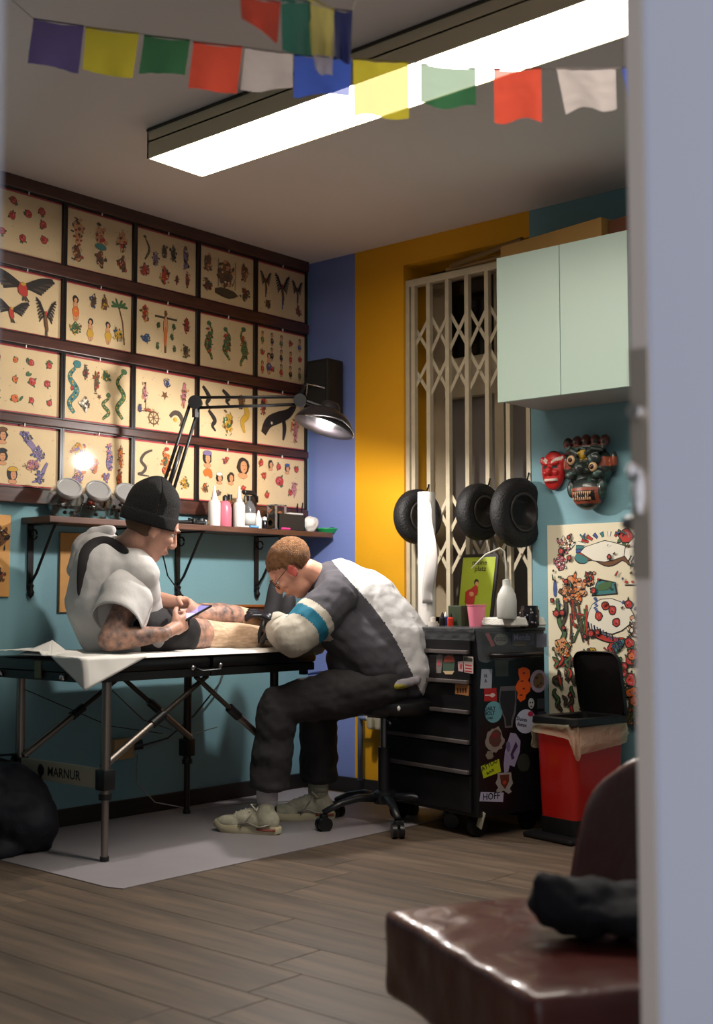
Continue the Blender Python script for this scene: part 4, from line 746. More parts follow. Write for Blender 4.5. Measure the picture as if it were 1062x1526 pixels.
s_ = sticker([sp(*p) for p in ((741, 1152), (761, 1151), (762, 1160), (764, 1167), (759, 1175), (762, 1180), (757, 1183), (750, 1178), (741, 1183), (739, 1178), (742, 1174), (738, 1167), (741, 1160))], (150, 144, 140)); s_['label'] = 'white-edged brown sticker'; sticker([sp(*p) for p in ((744, 1155), (758, 1154), (758, 1164), (752, 1176), (746, 1168))], (92, 42, 26), lift=.0011); sticker(oval(751, 1166, 3, 3, 8)[0], (170, 60, 40), lift=.0016)
sticker(oval(780, 1137, 10, 14, 12, .1)[0], (44, 46, 36)); sticker(quad((736, 984), (757, 984), (757, 1008), (738, 1008)), (62, 66, 62)); sticker(oval(746, 953, 11, 9, 12, .06)[0], (126, 124, 112)); stext(None, 'GOLD', 746, 953, .022, 0, (40, 42, 36))
sticker(quad((763, 944), (795, 943), (795, 960), (763, 961)), (84, 84, 104)); stext(None, 'Mends', 777, 950, .036, 0, (176, 176, 206)); s_ = sticker(quad((799, 944), (814, 944), (814, 964), (799, 965)), (134, 132, 156)); s_['label'] = 'small lilac square sticker'; sticker(quad((766, 956), (784, 956), (784, 962), (766, 962)), (150, 132, 90))
sticker(quad((722, 944), (728, 943), (737, 962), (732, 964)), (170, 90, 90))
# stickers on the drawers
FN = -cdn
def fp(px, py):
    r_ = ray(px, py); o0 = CO - cdn * .012; k = (o0 - CAM).dot(FN) / r_.dot(FN); q = CAM + r_ * k; return (q - CO).dot(-cdx), q.z
def fst(pts, col, lift=.0006): return MB().prism([fp(*p) for p in pts], CO - cdn * .0121, -cdx, Z, FN, lift).build('sticker', mat('stk_%d_%d_%d' % col, col, .55), t)
s_ = fst(((662, 979), (674, 975), (678, 984), (676, 1001), (668, 1005), (660, 1000), (660, 988)), (70, 90, 74)); s_['label'] = 'green beast-shaped sticker with coral top'; fst(((662, 980), (668, 976), (676, 979), (677, 986), (662, 987)), (190, 84, 66), .0012); fst(((660, 1000), (677, 1000), (674, 1005), (664, 1005)), (206, 180, 140), .0012)
fst(((650, 977), (655, 975), (660, 977), (657, 1003), (650, 1003)), (128, 120, 114)); fst(((652, 984), (656, 984), (656, 992), (652, 992)), (190, 80, 90), .0012)
fst(((682, 986), (690, 985), (690, 1001), (683, 1000)), (190, 160, 160)); fst(((685, 990), (689, 990), (688, 997), (685, 996)), (170, 70, 66), .0012); s_ = fst(((690, 977), (705, 979), (705, 1004), (692, 1002)), (196, 176, 172)); s_['label'] = 'white card sticker with red print'
for k in range(3): fst(((693, 990 + k * 4.4), (703, 991 + k * 4.4), (703, 993 + k * 4.4), (693, 992 + k * 4.4)), (176, 60, 60), .0012)
fst(((691, 979), (704, 981), (704, 986), (691, 985)), (70, 74, 66), .0012)
s_ = fst(((678, 1018), (699, 1021), (698, 1037), (678, 1034)), (198, 136, 84)); s_['label'] = 'orange card sticker'
for k in range(4): fst(((681 + k * 4, 1025), (683 + k * 4, 1025.4), (683 + k * 4, 1033), (681 + k * 4, 1032.6)), (96, 54, 36), .0012)
# ---------------------------------------------------------------- things on the chest
TZ = CT + .004
def onch(px, py_unused, b_):      # point on the chest top under pixel column at depth b_ from the front edge
    o0 = CO + cdn * b_; r_ = ray(px, 930); k = (o0 - CAM).dot(cdn) / r_.dot(cdn); q = CAM + r_ * k; return V((q.x, q.y, TZ))
# film cover and towel
cl = mat('cling_film', (220, 222, 226), .15, translu=.3, tp=.9)
def film(u, v):
    a = -.012 + (CWd + .02) * u; L = .10 + .03 * noise.noise(V((u * 8, 0, 0)))
    n_ = noise.noise(V((u * 16, v * 9, 1)))
    if v < .62: return CO + cdx * a + cdn * (CD * (1 - v / .62)) + Z * (TZ + .003 + .004 * abs(n_)) - cdn * .0
    q = (v - .62) / .38; return CO + cdx * a - cdn * (.022 + .006 * n_) + Z * (TZ - q * .05)
def film2(u, v):
    b_ = -.02 + (CD + .02) * u; q = v * (.13 + .09 * noise.noise(V((u * 4, 7, 0)))); n_ = noise.noise(V((u * 19, v * 7, 4)))
    return CO - cdx * (.012 + .012 * n_ + .02 * v) + cdn * b_ + Z * (TZ + .004 - q)
o = MB().grid(film, 40, 24).grid(film2, 24, 12).build('cling_film', cl, smooth=True); tag(o, 'crumpled clear cling film over the top of the black tool chest', 'film')
tw = mat('towel_white', (236, 232, 222), .85, bump=.3, bs=120)
c = onch(757, 0, .20) + SU * .03; b = MB(); Rt = Rc
for k in range(3): b.box(c + Z * (.012 + k * .012), (.20 - .01 * k, .20 - .006 * k, .012), Rt @ Matrix.Rotation(.05 * k, 3, 'Z'), bev=.005)
o = remesh(b, 'towel', tw, thing('folded_towel', 'folded white paper towels on the right of the tool chest', 'towel', (c.x, c.y, TZ)), .005, 4, lambda p: .003 * noise.noise(p * 25)); o.name = 'towel_layers'
# wash bottle
c = onch(755, 0, .13); c.z = TZ + .037; t = thing('wash_bottle', 'white wash bottle with long bent nozzle before the lime picture', 'bottle', c)
MB().lathe([(0, 0), (.036, 0), (.041, .008), (.041, .075), (.036, .10), (.022, .128), (.017, .135), (.017, .158), (0, .162)], c, n=26).build('bottle_body', mat('wash_white', (216, 216, 210), .4, trans=.1), t, smooth=45)
MB().tube([c + V((0, 0, .155)), c + V((-.002, -.0, .215)), c + V((-.008, -.004, .275)), c + V((-.022, -.012, .288)), c + V((-.075, -.04, .262)), c + V((-.125, -.07, .205))], [.006, .0045, .004, .004, .0035, .002], 8).build('bent_nozzle', mat('nozzle_clear', (226, 220, 206), .35), t, smooth=True)
# lime picture leaning on the grille
o0 = V((.997, -.062, TZ)); tl = .06; U = V((1, 0, 0)); W = V((0, math.sin(.13), math.cos(.13))); N = U.cross(W); N = -N if N.y > 0 else N
t = thing('lime_picture', 'lime green picture with dark border of a dancing woman, leaning on the grille', 'picture', (1.1, -.06, TZ)); W2 = V((-.05, .13, 1)).normalized()
pts = [(0, 0), (.20, 0), (.215, .31), (.205, .325), (.018, .325), (.008, .315)]
MB().prism([(0, 0), (.2, 0), (.215, .315), (.205, .325), (.018, .325), (.008, .315)], o0, U, W, N, .012).build('dark_border', mat('picture_border', (34, 28, 30), .4), t)
MB().prism([(.012, .0), (.188, 0), (.202, .31), (.02, .31)], o0 + N * .0125, U, W, N, .001).build('lime_sheet', mat('lime_sheet', (168, 182, 46), .5, var=.05, vs=20), t)
p = Print(o0 + N * .0138, U, W, N, 1, 3, .0004)
p.blob(.105, .19, .014, .02, 'k', 9, .2); p.blob(.108, .185, .01, .013, 's', 9, .1, 3); p.blob(.098, .155, .02, .026, 'r', 9, .2, 4); p.blob(.075, .125, .028, .034, 'r', 10, .25, 5); p.blob(.085, .14, .014, .012, 's', 8, .2, 7); p.ribbon([(.08, .1), (.072, .06), (.066, .04)], .009, 'w'); p.ribbon([(.06, .105), (.056, .06)], .007, 's'); p.blob(.07, .03, .012, .008, 'k', 7, .1, 5); p.build('print', t)
text('lettering', 'meine', .034, plane_m(o0 + U * .115 + W * .285 + N * .0146, U, W, N), mat('ink_k', (34, 26, 24)), t, .0002, .0002); text('lettering', 'platz', .034, plane_m(o0 + U * .122 + W * .256 + N * .0146, U, W, N), mat('ink_k', (34, 26, 24)), t, .0002, .0002)
# green box, pink cup, small clutter
c = onch(685, 0, .12); o = MB().box(c + Z * .045, (.085, .06, .09), Rc, bev=.004).build('green_box', mat('dark_green_box', (46, 58, 34), .6, var=.15, vs=20)); tag(o, 'small dark green box beside the pink cup', 'box')
c = onch(710, 0, .13); t = thing('pink_cup', 'pink plastic cup on the tool chest', 'cup', c)
MB().lathe([(0, 0), (.03, 0), (.04, .09), (.042, .09), (.042, .094), (.038, .094), (.028, .004), (0, .004)], c, n=24).build('cup_body', mat('cup_pink', (232, 130, 152), .35), t, smooth=40)
rr = random.Random(5)
for k, (px, b_, cl_, nm, lb) in enumerate(((664, .16, (40, 52, 120), 'ink_bottle', 'small blue ink bottle left of the green box'), (659, .10, (30, 28, 30), 'ink_bottle', 'small black ink bottle left of the green box'), (671, .07, (190, 50, 34), 'ink_bottle', 'small red ink bottle in front of the green box'), (692, .22, (24, 22, 24), 'ink_bottle', 'small black ink bottle behind the green box'))):
    c = onch(px, 0, b_); t = thing(nm, lb, 'bottle', c, group='small ink bottles on the tool chest'); MB().lathe([(0, 0), (.013, 0), (.014, .004), (.014, .036), (.007, .042), (0, .042)], c, n=16).build('bottle_body', mat('inkb%d' % k, cl_, .3), t, smooth=40); MB().lathe([(.008, .042), (.007, .05), (.002, .062), (0, .062)], c, n=12).build('cap', WHITE if k == 0 else BLACK, t, smooth=40)
c = onch(789, 0, .25); c.z = TZ; t = thing('black_jar', 'squat black jar with sparkling lid beside the teal wall edge', 'jar', c); MB().lathe([(0, 0), (.036, 0), (.04, .01), (.04, .07), (.034, .078), (.034, .09), (0, .092)], c, n=24).build('jar_body', mat('jar_dark', (20, 18, 22), .15), t, smooth=45); b = MB()
for k in range(14): a = rr.uniform(3.2, 6.2); b.ell(c + V((.041 * math.cos(a), .041 * math.sin(a), rr.uniform(.015, .065))), (.004, .003, .004), None, 6, 4)
b.build('glitter', mat('glitter', (190, 180, 190), .2, .6), t)['kind'] = 'stuff'
# paper roll on its stand
c = onch(636, 0, .22); c.z = TZ; t = thing('paper_roll', 'tall white paper roll with loose sheet, standing on the chest by the grille', 'paper roll', c)
MB().lathe([(.014, 0), (.04, 0), (.04, .60), (.014, .60), (.014, 0)], c, n=28).build('roll', mat('roll_white', (226, 220, 214), .8, bump=.1, bs=30), t, smooth=40)
def sh(u, v):
    w_ = .025 + .075 * math.sin(math.pi * min(1, v * 1.15)) * (1 if v < .87 else .6); x = u * w_
    return c + Rc @ V((.028 + x, -.03 + .02 * math.sin(u * 3 + v * 5), .598 - .5 * v - .10 * u * (1 - v)))
MB().grid(sh, 8, 22).build('loose_sheet', mat('sheet_white', (214, 208, 204), .85, translu=.15), t, smooth=True, thick=.0012)
o = onch(645, 0, .05); q = MB(); q.cyl(o, o + Z * .022, .022, n=18); q.lathe([(0, .022), (.012, .022), (.012, .04), (0, .042)], o, n=14); k = q.build('white_pot', mat('pot_white', (214, 206, 196), .5), smooth=40); tag(k, 'small white pot at the foot of the paper roll', 'pot')
# ---------------------------------------------------------------- pedal bin
t = thing('pedal_bin', 'red pedal bin with open black lid and translucent liner', 'bin', (1.77, -.27, 0))
BC = V((1.735, -.262, 0)); ba = math.radians(-2); bx = V((math.cos(ba), math.sin(ba), 0)); by = V((-math.sin(ba), math.cos(ba), 0)); q1 = onz(858, 1240, .05)
bx = (onz(858, 1262, 0) - onz(797, 1252, 0)); 
NB = onz(858, 1258, 0); A1 = math.radians(168); lx = V((math.cos(A1), math.sin(A1), 0)); A2 = A1 - math.pi / 2; ly = V((math.cos(A2), math.sin(A2), 0))
WL, WR = .215, .29
def bp(a, b_, z): return NB + lx * a + ly * b_ + Z * z
RED = mat('bin_red', (172, 26, 20), .28, coat=.3); Rb = Matrix((lx, ly, Z)).transposed()
def rrect(w_, d_, r_, n=5):
    out = []
    for cx, cy, a0 in ((w_ - r_, d_ - r_, 0), (r_, d_ - r_, 90), (r_, r_, 180), (w_ - r_, r_, 270)):
        for i in range(n + 1): a = math.radians(a0 + 90 * i / n); out.append((cx + r_ * math.cos(a), cy + r_ * math.sin(a)))
    return out
def loft(mb, secs, cap0=True, cap1=True, mi=0):
    k = len(secs[0]); o = len(mb.v); vs = [p for s_ in secs for p in s_]; fs = []
    for i in range(len(secs) - 1):
        for j in range(k): fs.append((i * k + j, i * k + (j + 1) % k, (i + 1) * k + (j + 1) % k, (i + 1) * k + j))
    if cap0: fs.append(tuple(range(k))[::-1])
    if cap1: fs.append(tuple((len(secs) - 1) * k + j for j in range(k)))
    mb.add(vs, fs, mi); return mb
def bsec(z, ins, gr=0): return [bp(ins + (a / WL) * (WL - 2 * ins), ins + (b_ / WR) * (WR - 2 * ins), z) for a, b_ in rrect(WL, WR, .03)]
b = loft(MB(), [bsec(.085, .008), bsec(.45, -.004), bsec(.452, .004), bsec(.10, .014)], True, True); b.build('red_body', RED, t, smooth=40)
loft(MB(), [bsec(.012, .02), bsec(.02, .006), bsec(.085, .004)]).build('black_base', mat('bin_black', (14, 14, 15), .45), t, smooth=40)
ft = MB(); ft.box(bp(WL / 2, -.012, .012), (WL + .05, .09, .02), Rb, bev=.008); ft.build('pedal', BLACK, t)
loft(MB(), [bsec(.450, -.012), bsec(.458, -.020), bsec(.482, -.018), bsec(.486, .004), bsec(.480, .016), bsec(.446, .016)], False, False).build('black_rim', BLACK, t, smooth=40)
# liner: hangs over the rim
base = rrect(WL, WR, .03, 6); n_ = len(base)
def liner(u, v):
    i = u * n_; a, b_ = base[int(i) % n_]; a2, b2 = base[(int(i) + 1) % n_]; f_ = i - int(i); a, b_ = a + (a2 - a) * f_, b_ + (b2 - b_) * f_
    dx, dy = (a / WL - .5), (b_ / WR - .5); q = max(abs(dx), abs(dy)); 
    if v < .3: k = v / .3; ins = .02 * (1 - k) - .010 * k; z = .40 + .07 * k
    else: k = (v - .3) / .7; ins = -.014 - .008 * k + .010 * noise.noise(V((u * 22, k * 2, 0))); z = .466 - k * (.085 + .05 * noise.noise(V((u * 6, 0, 2))) + .04 * math.sin(u * 12.6 + 1.0))
    return bp(ins + (a / WL) * (WL - 2 * ins), ins + (b_ / WR) * (WR - 2 * ins), z)
MB().grid(liner, 96, 12).build('liner', mat('bin_liner', (246, 238, 205), .22, translu=.5, tp=.5, bump=.6, bs=40), t, smooth=True)
# lid, swung open at the back
lm = MB(); hg = bp(WL * .5, WR + .004, .47); tilt = math.radians(100); lu = lx; lv = (ly * math.cos(tilt) + Z * math.sin(tilt)); ln = lu.cross(lv)
R2 = rrect(WL + .035, WR - .015, .05, 6)
loft(lm, [[hg + lu * (a - WL / 2 - .0175) + lv * (b_ - 0) + ln * o_ for a, b_ in [(WL / 2 + .0175 + (x - WL / 2 - .0175) * s_, (WR - .02) / 2 + (y - (WR - .02) / 2) * s_) for x, y in R2]] for o_, s_ in ((-.012, 1), (.006, 1), (.016, .9), (.004, .86), (-.002, .93))], False, True)
lm.build('lid', mat('lid_black', (13, 13, 14), .4, bump=.05, bs=200), t, smooth=40)
# ---------------------------------------------------------------- radiator, pipes under the window
t = thing('radiator', 'cream ribbed radiator low behind the stool', 'radiator', (.55, -.06, .3)); rm = mat('radiator_cream', (196, 186, 160), .5)
for i in range(3):
    x = .475 + i * .05; b = MB(); b.bb((x, -.10, .33), (x + .038, -.03, .74), bev=.014); b.build('rib', rm, t, smooth=40)
b = MB(); b.cyl((.46, -.065, .38), (.62, -.065, .38), .016); b.cyl((.46, -.065, .69), (.62, -.065, .69), .016); b.bb((.5, -.03, .4), (.53, -.001, .44)); b.build('collector', rm, t, smooth=40)
o = MB().tube([(.46, -.075, .38), (.42, -.075, .38), (.415, -.07, .33), (.415, -.07, .078)], .012, 10).tube([(.40, -.05, 1.0), (.40, -.05, .078)], .014, 10).build('heating_pipe', mat('pipe_blue', (92, 108, 140), .5), smooth=True); tag(o, 'blue-grey heating pipes running down the orange wall', 'pipe')
# ---------------------------------------------------------------- floor mat
MA = onz(180, 1325, 0); MBp = MA + X * -1.07; 
o = MB().prism([(0, 0), (0, .62), (0, 2.0), (-1.08, 2.0), (-1.08, 0), (-.06, -.02)], V((1.10, -2.055, .0005)), X, Y, Z, .003).build('floor_mat', mat('mat_grey', (150, 143, 146), .5, var=.08, vs=3, bump=.05, bs=100)); tag(o, 'thin grey protective mat on the wooden floor under the couch', 'mat')
# ---------------------------------------------------------------- massage couch
TX0, TX1, TY0, TY1 = .12, .755, -1.95, -.74; TT = .735
t = thing('massage_couch', 'folding black couch on aluminium legs, a name board across its end', 'couch', (.44, -1.35, 0))
VB = mat('black_vinyl', (17, 16, 18), .38, bump=.05, bs=150)
for y0, y1 in ((TY0, -1.352), (-1.346, TY1)):
    MB().bb((TX0, y0, TT - .052), (TX1, y1, TT), bev=.02).build('pad', VB, t, smooth=40)
fm = MB()
for y0, y1 in ((TY0 + .01, -1.352), (-1.346, TY1 - .01)):
    fm.bb((TX0 + .01, y0, TT - .082), (TX1 - .01, y1, TT - .05), bev=.003)
fm.build('frame', mat('couch_frame', (20, 18, 18), .5), t)
LG = ALU
def leg(x, y, joint=True):
    LG = ALU if y < -1.4 else mat('leg_shaded', (52, 46, 42), .45, .6)  # far-end aluminium legs coloured dark to paint the shade under the couch
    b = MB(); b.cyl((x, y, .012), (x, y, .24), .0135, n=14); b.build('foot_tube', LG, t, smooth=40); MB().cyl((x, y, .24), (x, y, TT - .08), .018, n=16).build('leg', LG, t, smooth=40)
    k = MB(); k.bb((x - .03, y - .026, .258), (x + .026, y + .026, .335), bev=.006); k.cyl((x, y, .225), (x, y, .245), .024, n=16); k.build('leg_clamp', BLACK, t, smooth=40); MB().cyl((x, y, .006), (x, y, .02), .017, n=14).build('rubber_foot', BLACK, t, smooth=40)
y1 = -1.83; y2 = -.96
for x in (.165, .709): leg(x, y1); leg(x, y2)
bd = MB().bb((.19, y1 - .012, .262), (.685, y1 + .006, .335), bev=.002).build('name_board', mat('board_grey', (168, 160, 138), .5), t)
TM = mat('board_letters', (30, 28, 28), .5); text('lettering', 'MARNUR', .05, plane_m((.47, y1 - .0126, .297), X, Z, -Y), TM, t, .0003, .0004)
lg = MB(); lg.lathe([(.011, 0), (.021, 0), (.021, .0008), (.011, .0008), (.011, 0)], (.325, y1 - .0125, .298), frame(Z, -Y), 24); lg.bb((.321, y1 - .0135, .272), (.329, y1 - .0122, .322)); lg.bb((.311, y1 - .0135, .3), (.315, y1 - .0122, .322)); lg.build('round_emblem', TM, t)
# diagonal struts: from each leg clamp up to the couch middle
for x in (.185, .69):
    for ya in (y1, y2):
        a = V((x, ya, .34)); c = V((x, -1.35 + (.03 if ya < -1.35 else -.03), TT - .085)); m_ = a.lerp(c, .5)
        MB().cyl(a, m_, .014, n=12).build('strut_tube', LG, t, smooth=40); MB().cyl(m_, c, .010, n=12).build('strut_rod', mat('strut_dark', (60, 50, 42), .5, .2), t, smooth=40)
        MB().cyl(m_ - (c - a).normalized() * .03, m_ + (c - a).normalized() * .035, .019, n=12).build('strut_clamp', BLACK, t, smooth=40)
# steel cables crossing
MB().tube([(.19, y1, .60), (.3, -1.5, .44), (.4, -1.3, .40)], .0022, 6).build('wire', IRON, t); MB().tube([(.7, y1 + .03, .62), (.7, -1.65, .5), (.69, -1.5, .45)], .0022, 6).build('wire', IRON, t)
hb = MB(); hb.tube([(TX1 - .005, -1.44, TT - .045), (TX1 + .02, -1.42, TT - .058), (TX1 + .022, -1.33, TT - .056), (TX1 - .005, -1.31, TT - .04)], .007, 8, flat=.6); hb.build('carry_handle', BLACK, t, smooth=True)
for p_ in ((TX1 - .008, -1.447, TT - .045), (TX1 - .008, -1.303, TT - .04), (TX1 - .008, -1.9, TT - .066), (.6, TY0 + .002, TT - .066), (.2, TY0 + .002, TT - .066)):
    MB().ell(p_, (.012, .012, .012), None, 12, 8).build('metal_corner', CHROME, t, smooth=True)
MB().bb((.43, TY0 - .003, TT - .075), (.47, TY0 + .006, TT - .01), bev=.002).build('latch', mat('latch_brass', (110, 102, 74), .4, .6), t)
# paper sheet over the couch
PW = mat('paper_sheet', (240, 236, 230), .8)
def ps(u, v):
    x = .14 + .625 * u; y = TY0 - .03 + 1.13 * v; n_ = noise.noise(V((x * 6, y * 6, 0))); z = TT + .006 + .006 * (n_ + 1) + .006 * abs(noise.noise(V((x * 15, y * 13, 5))))
    if u > .97: z = TT + .002
    if x < .5 and y < -1.8: z += .012
    return V((x, y, z))
b = MB().grid(ps, 40, 60)
# the hanging corner
tip = P(127, 1029, 4.44); e1 = P(80, 957, 4.78); e2 = P(205, 975, 4.56)
c0 = V((TX1 + .006, TY0 - .006, TT + .008))
def flap(p0, p1, p2, n=12):
    vs = []; idx = {}
    for i in range(n + 1):
        for j in range(n + 1 - i):
            a, c = i / n, j / n; q = p0 * (1 - a - c) + p1 * a + p2 * c; q = q + V((.7, -.7, .0)) * .008 * noise.noise(q * 14); idx[i, j] = len(vs); vs.append(q)
    fs = []
    for i in range(n):
        for j in range(n - i):
            fs.append((idx[i, j], idx[i + 1, j], idx[i, j + 1]))
            if j < n - i - 1: fs.append((idx[i + 1, j], idx[i + 1, j + 1], idx[i, j + 1]))
    return vs, fs
g1 = V((TX1 + .012, -1.68, TT + .010)); g2 = V((.57, TY0 - .03, TT + .012)); cn = V((TX1 + .014, TY0 - .036, TT + .010))
b.add(*flap(cn, g1, tip)); b.add(*flap(cn, tip, g2)); pk = P(78, 954, 4.86)
b.add(*flap(g2, V((.36, TY0 - .03, TT + .012)), pk)); b.add(*flap(g2, pk, V((.5, TY0 + .1, TT + .02))))
o = b.build('paper_sheet', PW, smooth=True, thick=.0015, fix=False); tag(o, 'crumpled white paper sheet over the couch with a corner hanging down', 'paper sheet')
# loose bits near the couch end
o = MB().box(P(470, 1003, 5.36), (.10, .05, .008), frame(V((.8, .5, .12))), bev=.002).build('blue_cloth', mat('blue_cloth', (86, 116, 200), .6)); tag(o, 'small blue pad clipped at the end of the black couch', 'pad')
o.location += V((0, 0, 0)); MB().box(P(452, 1000, 5.38), (.03, .03, .03), None, bev=.004).build('clip', BLACK, o, local=False)
# wooden bench board along the wall
t = thing('wooden_rail', 'orange-brown wooden board fixed along the teal wall behind the couch', 'wall board', (.02, -.5, .86)); WO = mat('bench_wood', (150, 84, 32), .5, var=.3, vs=4, stretch=(2, 1, 12))
MB().bb((.004, -1.05, .86), (.035, -.035, .918), bev=.003).build('back_board', WO, t)
MB().bb((.002, -1.05, .918), (.05, -.035, .93), bev=.002).build('top_ledge', WO, t)
# socket and cables on the wall
t = thing('wall_socket', 'beige socket box on the teal wall under the couch', 'socket', (.02, -1.2, .26)); MB().bb((.001, -1.265, .255), (.04, -1.155, .345), bev=.006).build('box', mat('socket_beige', (190, 158, 110), .5), t); MB().cyl((.03, -1.152, .31), (.05, -1.12, .315), .022, n=16).build('plug', BLACK, t, smooth=40)
for nm, pts, r_, m_, lb in (('power_cable', [(.05, -1.12, .31), (.055, -.98, .33), (.05, -.82, .42), (.05, -.66, .56), (.06, -.6, .70)], .004, BLACK, 'black cable climbing from the wall socket to the couch end'),
        ('white_cable', [(.04, -1.14, .27), (.05, -1.15, .15), (.09, -1.08, .06), (.14, -.9, .012), (.18, -.6, .01), (.3, -.45, .01)], .0025, mat('cable_grey', (150, 150, 146), .5), 'thin pale cable looping down from the wall socket to the floor'),
        ('thin_cable', [(.04, -1.12, .30), (.06, -.9, .33), (.08, -.7, .36)], .002, mat('cable_grey', (150, 150, 146)), 'thin pale cable stretched sideways from the wall socket')):
    o = MB().tube([V(p_) for p_ in pts], r_, 8).build(nm, m_, smooth=True); tag(o, lb, 'cable')
for px, a, b_, lb in ((283, (247, 815, .185), (285, 889, .22), 0), (415, (418, 800, .19), (411, 912, .24), 1), (499, (500, 803, .16), (497, 832, .16), 2)):
    pa, pb = onx(a[0], a[1], a[2]), onx(b_[0], b_[1], b_[2])
    if lb == 0: continue
    if lb == 2: pa.z = SZ - .02
    else: pa.z = SZ - .03
    o = MB().tube([pa, pa.lerp(pb, .5) + V((0, .005, 0)), pb], .0025, 6).build('thin_wire', BLACK, smooth=True); tag(o, ('thin black wire hanging by the tattooist\'s face', 'thin black wire hanging from the green tray')[lb - 1], 'wire')
# ---------------------------------------------------------------- stool
SCx = P(572, 1050, 5.34); SX, SY = SCx.x, SCx.y
t = thing('rolling_stool', 'black rolling stool with five casters under the tattooist', 'stool', (SX, SY, 0)); SP_ = mat('stool_plastic', (24, 24, 28), .4); ch = V((SX, SY, 0))
MB().lathe([(0, .095), (.045, .095), (.05, .11), (.045, .14), (.03, .15), (0, .15)], ch, n=24).build('hub', SP_, t, smooth=40)
MB().cyl(ch + Z * .14, ch + Z * .33, .026, n=18).build('column_cover', SP_, t, smooth=40); MB().cyl(ch + Z * .3, ch + Z * .47, .015, n=16).build('gas_column', mat('column_steel', (130, 132, 138), .25, .9), t, smooth=40)
aim = onz(600, 1245, .03) - ch; a0 = math.atan2(aim.y, aim.x)
for i in range(5):
    a = a0 + i * 2 * math.pi / 5; d = V((math.cos(a), math.sin(a), 0)); s_ = V((-d.y, d.x, 0)); e = ch + d * .285
    b = MB(); b.tube([ch + d * .03 + Z * .118, ch + d * .12 + Z * .125, ch + d * .21 + Z * .108, e + Z * .078], [.022, .020, .017, .015], 10, flat=.8); b.build('base_arm', SP_, t, smooth=True)
    b = MB()
    for k in (-1, 1): b.cyl(e + s_ * .006 * k + Z * .03, e + s_ * .024 * k + Z * .03, .03, n=18)
    b.box(e + Z * .055, (.03, .03, .035), frame(d), bev=.006); b.build('caster', mat('caster_black', (14, 14, 16), .35), t, smooth=40)
sc = P(590, 1050, 5.34); sc.z = 0
b = MB(); b.lathe([(0, .468), (.15, .468), (.175, .478), (.185, .50), (.18, .525), (.15, .542), (.08, .545), (0, .543)], V((sc.x, sc.y, 0)), n=32); b.build('seat', VB, t, smooth=45)
MB().box(ch.lerp(sc, .4) + Z * .462, (.16, .10, .018), None, bev=.004).build('seat_plate', SP_, t)
MB().tube([ch + V((.03, -.02, .455)), ch + V((.11, -.1, .452)), ch + V((.15, -.14, .445))], .006, 8).build('lever', SP_, t, smooth=True)
MB().ell(P(594, 1056, 5.16), (.008, .008, .012), None, 8, 6).build('white_tag', WHITE, t, smooth=True)
# ---------------------------------------------------------------- brown chair in the foreground
cA = P(582, 1350, 2.54); cA.z = 0; e1 = (RT * .37 - F0 * .93).normalized(); e2 = (RT * .93 + F0 * .37).normalized()
t = thing('leather_chair', 'low brown leather lounge chair nearest the doorway', 'chair', tuple((cA + e1 * .29 + e2 * .25).xy) + (0,)); LB = mat('brown_leather', (92, 42, 36), .3, var=.22, vs=5, bump=.12, bs=26, coat=.25)
Rl = Matrix((e1, -e2, Z)).transposed()
b = MB(); b.box(cA + e1 * .285 + e2 * .225 + Z * .246, (.61, .47, .168), Rl)
remesh(b, 'seat', LB, t, .012, 7, lambda p: .007 * noise.noise(p * 5) + (.004 * noise.noise(p * 14)))
for w_, d_ in ((.13, .13), (.46, .13), (.13, .38), (.46, .38)): MB().cyl(cA + e1 * w_ + e2 * d_ , cA + e1 * w_ + e2 * d_ + Z * .18, .014, .02, 12).build('leg', mat('chair_leg', (30, 22, 20), .4), t, smooth=40)
def bk(u, v):
    return cA + e1 * (.285 + (.6 * u - .3) * (1 - .18 * v ** 3)) + e2 * (.425 + .03 * (1 - (2 * u - 1) ** 2) + .05 * v) + Z * (.24 + .41 * v - .14 * v * v * abs(2 * u - 1) ** 3)
MB().grid(bk, 14, 12).build('backrest', LB, t, smooth=True, thick=.085, sub=1)
# dark cloth heaped on the seat
b = MB(); c = P(868, 1352, 2.36); c.z = .385
b.ell(c, (.10, .07, .055), frame(e2), 18, 10); b.ell(c - e2 * .062 + Z * .016, (.045, .06, .045)); b.ell(c + e2 * .06 + e1 * .03, (.06, .09, .045)); b.ell(c - e2 * .088 + Z * .034, (.02, .03, .036)); b.ell(c + e1 * .08 + e2 * .04 - Z * .006, (.08, .06, .034))
tc = thing('dark_cloth', 'heap of dark cloth lying on the brown chair', 'cloth', (c.x, c.y, .33)); remesh(b, 'cloth_heap', mat('navy_cloth', (14, 14, 22), .85), tc, .008, 3, lambda p: .014 * noise.noise(p * 16) + .007 * noise.noise(p * 36))
